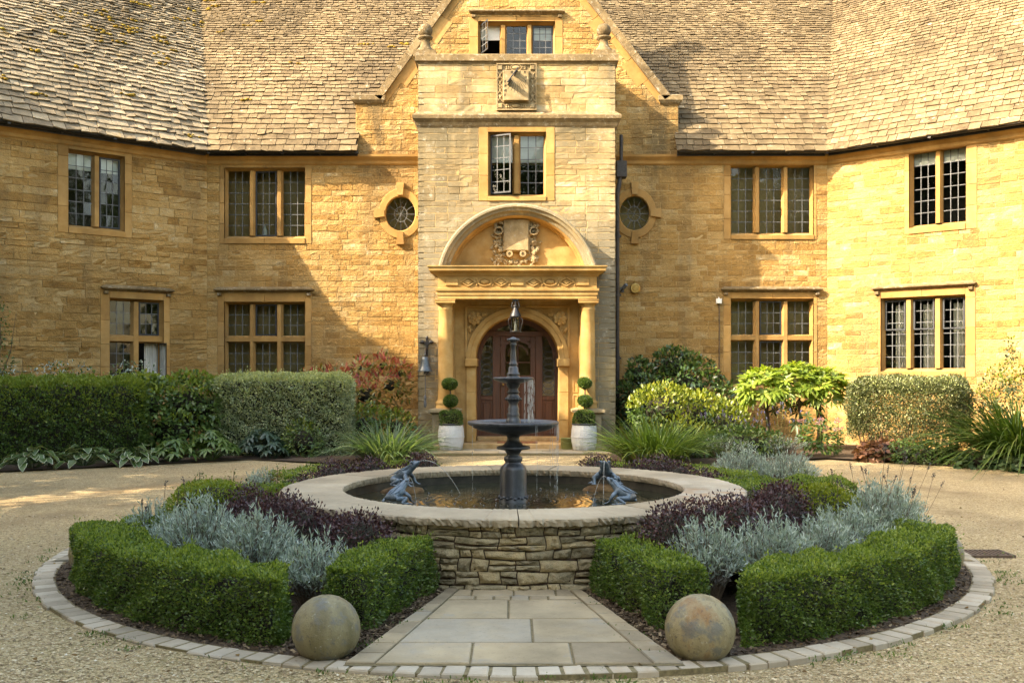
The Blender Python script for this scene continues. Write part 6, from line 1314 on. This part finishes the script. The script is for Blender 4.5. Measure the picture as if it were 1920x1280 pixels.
# ---- planters with clipped topiary
m = MB(); th = None
M['zinc'] = flat("pale_painted_metal", (.46, .48, .49), .5, .1, .4, .07, 9, .1, .002)
def planter(x, y, label, group):
    m = MB(); rb = lambda th: 1+.012*np.sign(np.sin(th*36)); o = thing("planter", label, "planter", (x, y, .04), group)
    m.lathe([(.205, 0), (.225, .03), (.252, .16), (.262, .29), (.254, .42), (.24, .52)], (x, y, .04), 144, 0, ribs=rb); m.build("pot", M['zinc'], o)
    m = MB(); m.lathe([(.235, .525), (.25, .515), (.256, .53), (.25, .548), (.238, .548), (.232, .53)], (x, y, .04), 48, cap=False); m.build("rim", M['casement'], o)
    m = MB()
    for zz in (.02, .27): m.lathe([(.268 if zz > .1 else .214, zz-.012), (.272 if zz > .1 else .232, zz), (.268 if zz > .1 else .222, zz+.02)], (x, y, .04), 48, cap=False)
    m.build("band", M['zinc'], o); m = MB(); m.lathe([(.236, .50), (.001, .51)], (x, y, .04), 32, cap=False); m.build("compost", M['soil'], o); return o
def dirt(mt):
    t = mt.node_tree; N, L = t.nodes, t.links; B = N["Principled BSDF"]; src = B.inputs[0].links[0].from_socket; sp = N.new("ShaderNodeSeparateXYZ"); co = coords(N, L); L.new(co, sp.inputs[0])
    f = mth(N, L, 'MULTIPLY', rng(N, L, mth(N, L, 'ADD', sp.outputs[2], mth(N, L, 'MULTIPLY', noise(N, L, coords(N, L, (9, 9, 2)), 1.0, 4), .3)), .15, .25, 1, 0), .55); L.new(mixc(N, L, f, src, (.16, .15, .10)), B.inputs[0])
dirt(M['zinc'])
def topiary(x, y, label, group, dx, zz, seed):
    o = thing("topiary", label, "topiary", (x, y, .55), group); m = MB(); m.tube([(x, y, .5), (x+dx*.3, y, .9), (x+dx*.7, y, 1.2), (x+dx, y, 1.45)], [.02, .018, .016, .014], 8); m.build("trunk", M['twig'], o)
    for k, (z, r, hz) in enumerate(zz):
        m = MB(); c = (x+dx*(z-.5), y, z); 
        if k == 0:
            q, nn = boxpts(2*r, 2*r, 2*hz, 3200, seed+k, min(r, hz)*.8, .018, 0, .03); P = q+A((c[0]-r, y, z-hz)); leaves(m, P, nn, .03, .55, seed+k)
        else: jr = random.Random(seed+k); P, N = ellpts([(c, (r*.95, r*.95, hz*.95)), ((c[0]+jr.uniform(-.05, .05), c[1], c[2]+jr.uniform(-.03, .03)), (r*.86, r*.86, hz*.92))], 2600, seed+k, .12); leaves(m, P, N, .03, .55, seed+k)
        m.ball(c, 1, 1, 14, 8, (r*.85, r*.85, hz*.85)); m.build("foliage", [M['box'], M['core']], o)
gp, gt = "ribbed white planters either side of the door", "three tier topiaries either side of the door"
planter(-1.24, 20.1, "ribbed white barrel planter left of the door, under the hanging bell", gp); planter(1.47, 20.1, "ribbed white barrel planter right of the door, beside the green bucket", gp)
topiary(-1.24, 20.1, "three tier clipped box topiary standing left of the door", gt, -.02, ((.705, .215, .155), (1.04, .15, .125), (1.385, .15, .115)), 601); topiary(1.47, 20.1, "three tier clipped box topiary standing right of the door", gt, .02, ((.70, .205, .15), (1.045, .14, .12), (1.40, .135, .11)), 611)
m = MB(); bx, by = 1.15, 20.35; m.lathe([(.135, 0), (.14, .01), (.15, .21), (.156, .215), (.156, .228), (.148, .225), (.135, .03), (0, .03)], (bx, by, .045), 28); m.tube([(bx-.15, by-.02, .25), (bx-.10, by-.14, .20), (bx, by-.17, .17), (bx+.10, by-.14, .20), (bx+.15, by-.02, .25)], .005, 6)
tag(m.build("bucket", flat("olive_enamel", (.15, .16, .05), .4, .2, .5, .15), None, (bx, by, .045)), "olive green metal bucket beside the right hand planter", "bucket")
# ---- lantern over the door
lx, ly = .072, 20.25; o = thing("lantern", "black hanging lantern with conical cap in front of the door arch", "lantern", (lx, ly, 3.13)); m = MB()
m.tube([(lx, ly, 3.14), (lx, ly, 2.98)], .02, 8); m.box(lx-.07, lx+.07, ly-.03, ly+.03, 3.10, 3.135); m.lathe([(.03, 3.0), (.055, 2.99), (.04, 2.96), (.025, 2.95)], (lx, ly, 0), 12); m.tube([(lx, ly, 3.1), (lx-.06, ly, 3.06), (lx-.08, ly, 2.98), (lx-.05, ly, 2.93)], .012, 6); m.tube([(lx, ly, 3.1), (lx+.06, ly, 3.06), (lx+.08, ly, 2.98), (lx+.05, ly, 2.93)], .012, 6); m.build("bracket", M['iron'], o)
m = MB(); m.lathe([(.012, 3.0), (.03, 2.97), (.06, 2.90), (.10, 2.82), (.118, 2.775), (.118, 2.755), (.105, 2.75)], (lx, ly, 0), 24); m.build("cap", M['iron'], o)
m = MB()
for k in range(6):
    t = k*math.pi/3+.5; x, y = lx+.096*math.cos(t), ly+.096*math.sin(t); m.tube([(x, y, 2.75), (x, y, 2.47)], .007, 6)
m.lathe([(.10, 2.47), (.104, 2.455), (.09, 2.44), (.02, 2.43), (0, 2.40)], (lx, ly, 0), 24)
for k in (0, 2, 3, 5): t = k*math.pi/3+.5; C_, S__ = math.cos(t), math.sin(t); m.tube([(lx+r*C_, ly+r*S__, z) for r, z in ((.10, 2.74), (.16, 2.72), (.17, 2.66), (.14, 2.56), (.11, 2.48), (.125, 2.44), (.145, 2.455))], .006, 5)
m.build("cage", M['iron'], o); m = MB(); m.lathe([(.088, 2.47), (.088, 2.75)], (lx, ly, 0), 24, cap=False); m.build("glass", M['glass'], o); m = MB(); m.lathe([(.02, 2.47), (.02, 2.6), (.012, 2.62), (.014, 2.66), (0, 2.70)], (lx, ly, 0), 12); m.build("candle", M['white'], o)
# ---- door bell on scrolled bracket
bx = -1.79; o = thing("door_bell", "verdigris bell on a scrolled iron wall bracket left of the doorway", "bell", (bx, 20.8, 1.95)); m = MB(); m.fbox(PF, bx-.022, bx+.022, 1.60, 2.32, .01, .04); 
for z in (2.24, 1.64): m.boxv([PF.pt(bx+a, z+b, c) for c in (.012, .045) for a, b in ((0, -.07), (.06, 0), (0, .07), (-.06, 0))])
for sg in (-1, 1): m.ball(PF.pt(bx+sg*.09, 2.26, .03), .05, 0, 10, 6, (1.1, .4, .7))
m.ball(PF.pt(bx, 2.345, .03), .04, 0, 8, 6, (.8, .4, 1.2)); yz = lambda L: [PF.pt(bx, z, c) for c, z in L]
m.tube(yz([(.03, 2.12), (.2, 2.13), (.36, 2.10), (.46, 2.05), (.47, 2.0)]), .014, 6); m.tube(yz([(.03, 1.7), (.12, 1.72), (.25, 1.82), (.33, 1.98), (.36, 2.1)]), .012, 6)
for cy_, cz_, r in ((.14, 1.98, .10), (.26, 2.02, .06), (.12, 1.84, .055)): m.tube(yz([(cy_+r*(1-k/26)*math.cos(k*.55), cz_+r*(1-k/26)*math.sin(k*.55)) for k in range(22)]), .008, 5)
m.build("bracket", M['iron'], o)
M['bell'] = flat("bell_metal", (.07, .085, .095), .4, .5, .5, .4, 14); m = MB(); c = PF.pt(bx, 0, .46); m.lathe([(.0, 1.955), (.05, 1.95), (.075, 1.93), (.085, 1.87), (.10, 1.78), (.125, 1.70), (.158, 1.655), (.16, 1.64), (.15, 1.64), (.12, 1.69), (.08, 1.80), (.06, 1.92)], (c[0], c[1], 0), 28); m.ball((c[0], c[1], 1.985), .035, 0, 10, 6, (.5, 1, 1)); m.build("bell", M['bell'], o)
m = MB(); m.tube([(c[0], c[1], 1.8), (c[0], c[1], 1.62)], .012, 6); m.ball((c[0], c[1], 1.62), .032, 0, 10, 6); m.tube([(c[0], c[1], 1.6), (c[0]+.004, c[1], 1.3), (c[0], c[1], 1.1)], .009, 6); m.ball((c[0], c[1], 1.10), .03, 0, 8, 6, (1, 1, 2)); m.lathe([(.012, 1.07), (.028, 1.04), (.032, .94), (.01, .90)], (c[0], c[1], 0), 10); m.build("bell_rope", M['lead'], o)
# ---- small fittings on the right wall
a, z = CF.px(1190, 541); m = MB(); c = CF.pt(a, z, 0)
for r, c0, c1 in ((.05, .0, .05), (.115, .05, .10), (.06, .10, .125)):
    n = 20; V = [CF.pt(a+r*k_*math.cos(t), z+r*k_*math.sin(t), cc) for k_, cc in ((1, c0), (1, c1-.012), (.85, c1)) for t in np.linspace(0, 2*math.pi, n, endpoint=False)]
    m.add(V, [[i+j*n, (i+1) % n+j*n, (i+1) % n+(j+1)*n, i+(j+1)*n] for j in range(2) for i in range(n)]); m.add(V[2*n:], [list(range(n))])
m.tube([CF.pt(a, z+.1, .03), CF.pt(a, z+.18, .03)], .012, 6); tag(m.build("alarm_bell", M['brass'], None, c), "round brass alarm bell on the wall right of the drainpipe", "bell")
a, z = CF.px(1166, 543); m = MB(); m.fbox(CF, a-.04, a+.04, z-.06, z+.05, .01, .04); m.tube([CF.pt(a-.02, z-.03, .04), CF.pt(a+.02, z+.03, .13)], .022, 8); m.tube([CF.pt(a+.02, z+.03, .13), CF.pt(a+.08, z+.10, .2)], .042, 10); tag(m.build("spotlight", M['lead'], None, CF.pt(a, z, 0)), "small grey wall spotlight next to the brass alarm bell", "light")
a, z = CF.px(1347, 565); o = thing("sensor_box", "small white box with a brown cable down the wall by the right triple window", "box", CF.pt(a, z, 0)); m = MB(); m.fbox(CF, a-.06, a+.06, z-.055, z+.055, .01, .09, 0, .012); m.tube([CF.pt(a, z+.055, .05), CF.pt(a, z+.09, .05)], .012, 6); m.build("housing", M['white'], o); m = MB(); m.tube([CF.pt(a+.01, z-.05, .03), CF.pt(a+.015, z-.6, .03), CF.pt(a+.01, z-1.3, .03), CF.pt(a+.015, .3, .03)], .014, 6); m.build("cable", M['twig'], o)
# ---- drain grate in the gravel
gx, gy = 4.22, 8.8; m = MB()
for q in ((gx-.2, gx+.2, gy-.15, gy-.12), (gx-.2, gx+.2, gy+.12, gy+.15), (gx-.2, gx-.17, gy-.12, gy+.12), (gx+.17, gx+.2, gy-.12, gy+.12)): m.box(*q, -.02, .008)
for k in range(8): x = gx-.145+k*.041; m.box(x-.01, x+.01, gy-.12, gy+.12, -.02, .006)
m.box(gx-.17, gx+.17, gy-.12, gy+.12, -.03, -.012, 1); tag(m.build("drain_grate", [flat("rusty_iron", (.10, .07, .05), .7, .3, .4, .4), M['under']], None, (gx, gy, 0)), "rectangular iron drain grate in the gravel at the right", "drain grate")
# ---- fallen leaves and weeds
rs = np.random.RandomState(90); n = 340; y = 4.2+13*rs.rand(n)**1.3; x = (rs.rand(n)*2-1)*.55*y; r_2 = np.hypot(x-CXF, y-CYF); ok = (r_2 > 3.0) & ((r_2 < 3.3) | (r_2 > 3.78)); x, y = x[ok], y[ok]; n = len(x)
m = MB(); a = rs.rand(n)*6.28; D_ = np.stack([np.cos(a), np.sin(a), .15*rs.randn(n)], -1); bigleaf(m, np.stack([x, y, .022+0*x], -1), D_, np.tile(A((0, 0, 1.0)), (n, 1))+.3*rs.randn(n, 3), .022+.022*rs.rand(n), .014+.012*rs.rand(n), .1, .3, 0)
M['dry_leaf'] = leafm("fallen_leaf", [(0, (.07, .04, .018)), (.6, (.16, .095, .035)), (.9, (.24, .16, .05)), (1, (.12, .13, .03))], .8, .1, .1); tag(m.build("fallen_leaves", M['dry_leaf']), "dry brown leaves scattered over gravel and paving", "leaves", kind="stuff")
rs = np.random.RandomState(91); m = MB(); C_ = []
for k in range(64):
    ph = rs.uniform(-100, 100); rr = 4.06+abs(rs.randn())*.10; C_.append(pol(ph, rr, 0))
for k in range(26): C_.append(pol(rs.choice([-1, 1])*13.5+rs.randn()*.4, rs.uniform(2.3, 3.85), .015))
for p in C_:
    n = rs.randint(5, 26); s = rs.uniform(.03, .10); P = A(p)+np.stack([rs.randn(n)*s, rs.randn(n)*s*.6, 0*np.ones(n)], -1); leaves(m, P, np.tile(A((0, 0, 1.0)), (n, 1))+.6*rs.randn(n, 3), .026, .35, 900+len(m.V), .5, 1.2)
tag(m.build("weeds", M['box']), "small green weeds and moss along the kerb and path edges", "weeds", kind="stuff")
# ---- trees beyond the picture on the left and behind: they shade the court and show in the window glass
M['treeleaf'] = leafm("tree_leaf", [(0, (.025, .05, .012)), (.5, (.05, .09, .02)), (1, (.09, .14, .03))], .5, .3, .35); M['trunk'] = flat("tree_bark", (.10, .075, .05), .95, nz=.4, sc=8, bmp=.6, bd=.03)
m = MB(); rs = np.random.RandomState(70); cs = [((rs.randn()*1.5, rs.randn()*1.5, z), (2.1*s, 2.1*s, 1.7)) for z, s in zip(np.linspace(1.6, 15.5, 17), np.concatenate([np.linspace(1.0, 1.25, 9), np.linspace(1.2, .6, 8)]))]
P, N = ellpts(cs, 15000, 71, .55); leaves(m, P, N, .34, .62, 72); CROWN = m; TL = MB(); TL.tube([(0, 0, 0), (.1, 0, 4), (0, .1, 9), (.1, 0, 14)], [.42, .32, .2, .06], 10)
for k in range(12): a, z = rs.rand()*6.28, 2.5+k*.9; TL.tube([(0, 0, z), (1.3*math.cos(a), 1.3*math.sin(a), z+.7), (2.4*math.cos(a), 2.4*math.sin(a), z+1.2)], [.12, .08, .03], 6)
t0 = thing("tree", "", "tree", (0, 0, 0), "trees along the court beyond the picture"); CROWN.build("crown", M['treeleaf'], t0); TL.build("trunk", M['trunk'], t0)
spots = [(-13.5, -11.5, 1.05), (-13, -8, 1.1), (-13.2, -4.6, 1.15), (-12.6, -1.2, 1.1), (-13.2, 2.1, 1.15), (-12.8, 4.8, 1.12), (-13.4, 7.2, .98), (-12.0, 12.3, .42), (8.5, -21, .9), (15, -17.5, .9), (-15, -27, 1), (-8, -28, .95), (0, -27, 1.05), (8, -30, 1), (20, -24, 1.05), (24, -13, .95), (26.5, -5, .9), (25.5, 4, .95), (27, 12, .9)]
for k, (x, y, s) in enumerate(spots):
    o = t0 if k == 0 else copy_tree(t0); o.location = (x, y, 0); o.scale = (s, s, s); o.rotation_euler = (0, 0, k*1.3)
    o["label"] = "tall broad leaved tree standing left of the court, outside the picture" if k < 8 else "tall broad leaved tree standing behind the viewer, outside the picture"
    o["group"] = "trees left of the court" if k < 8 else "trees behind the viewer"
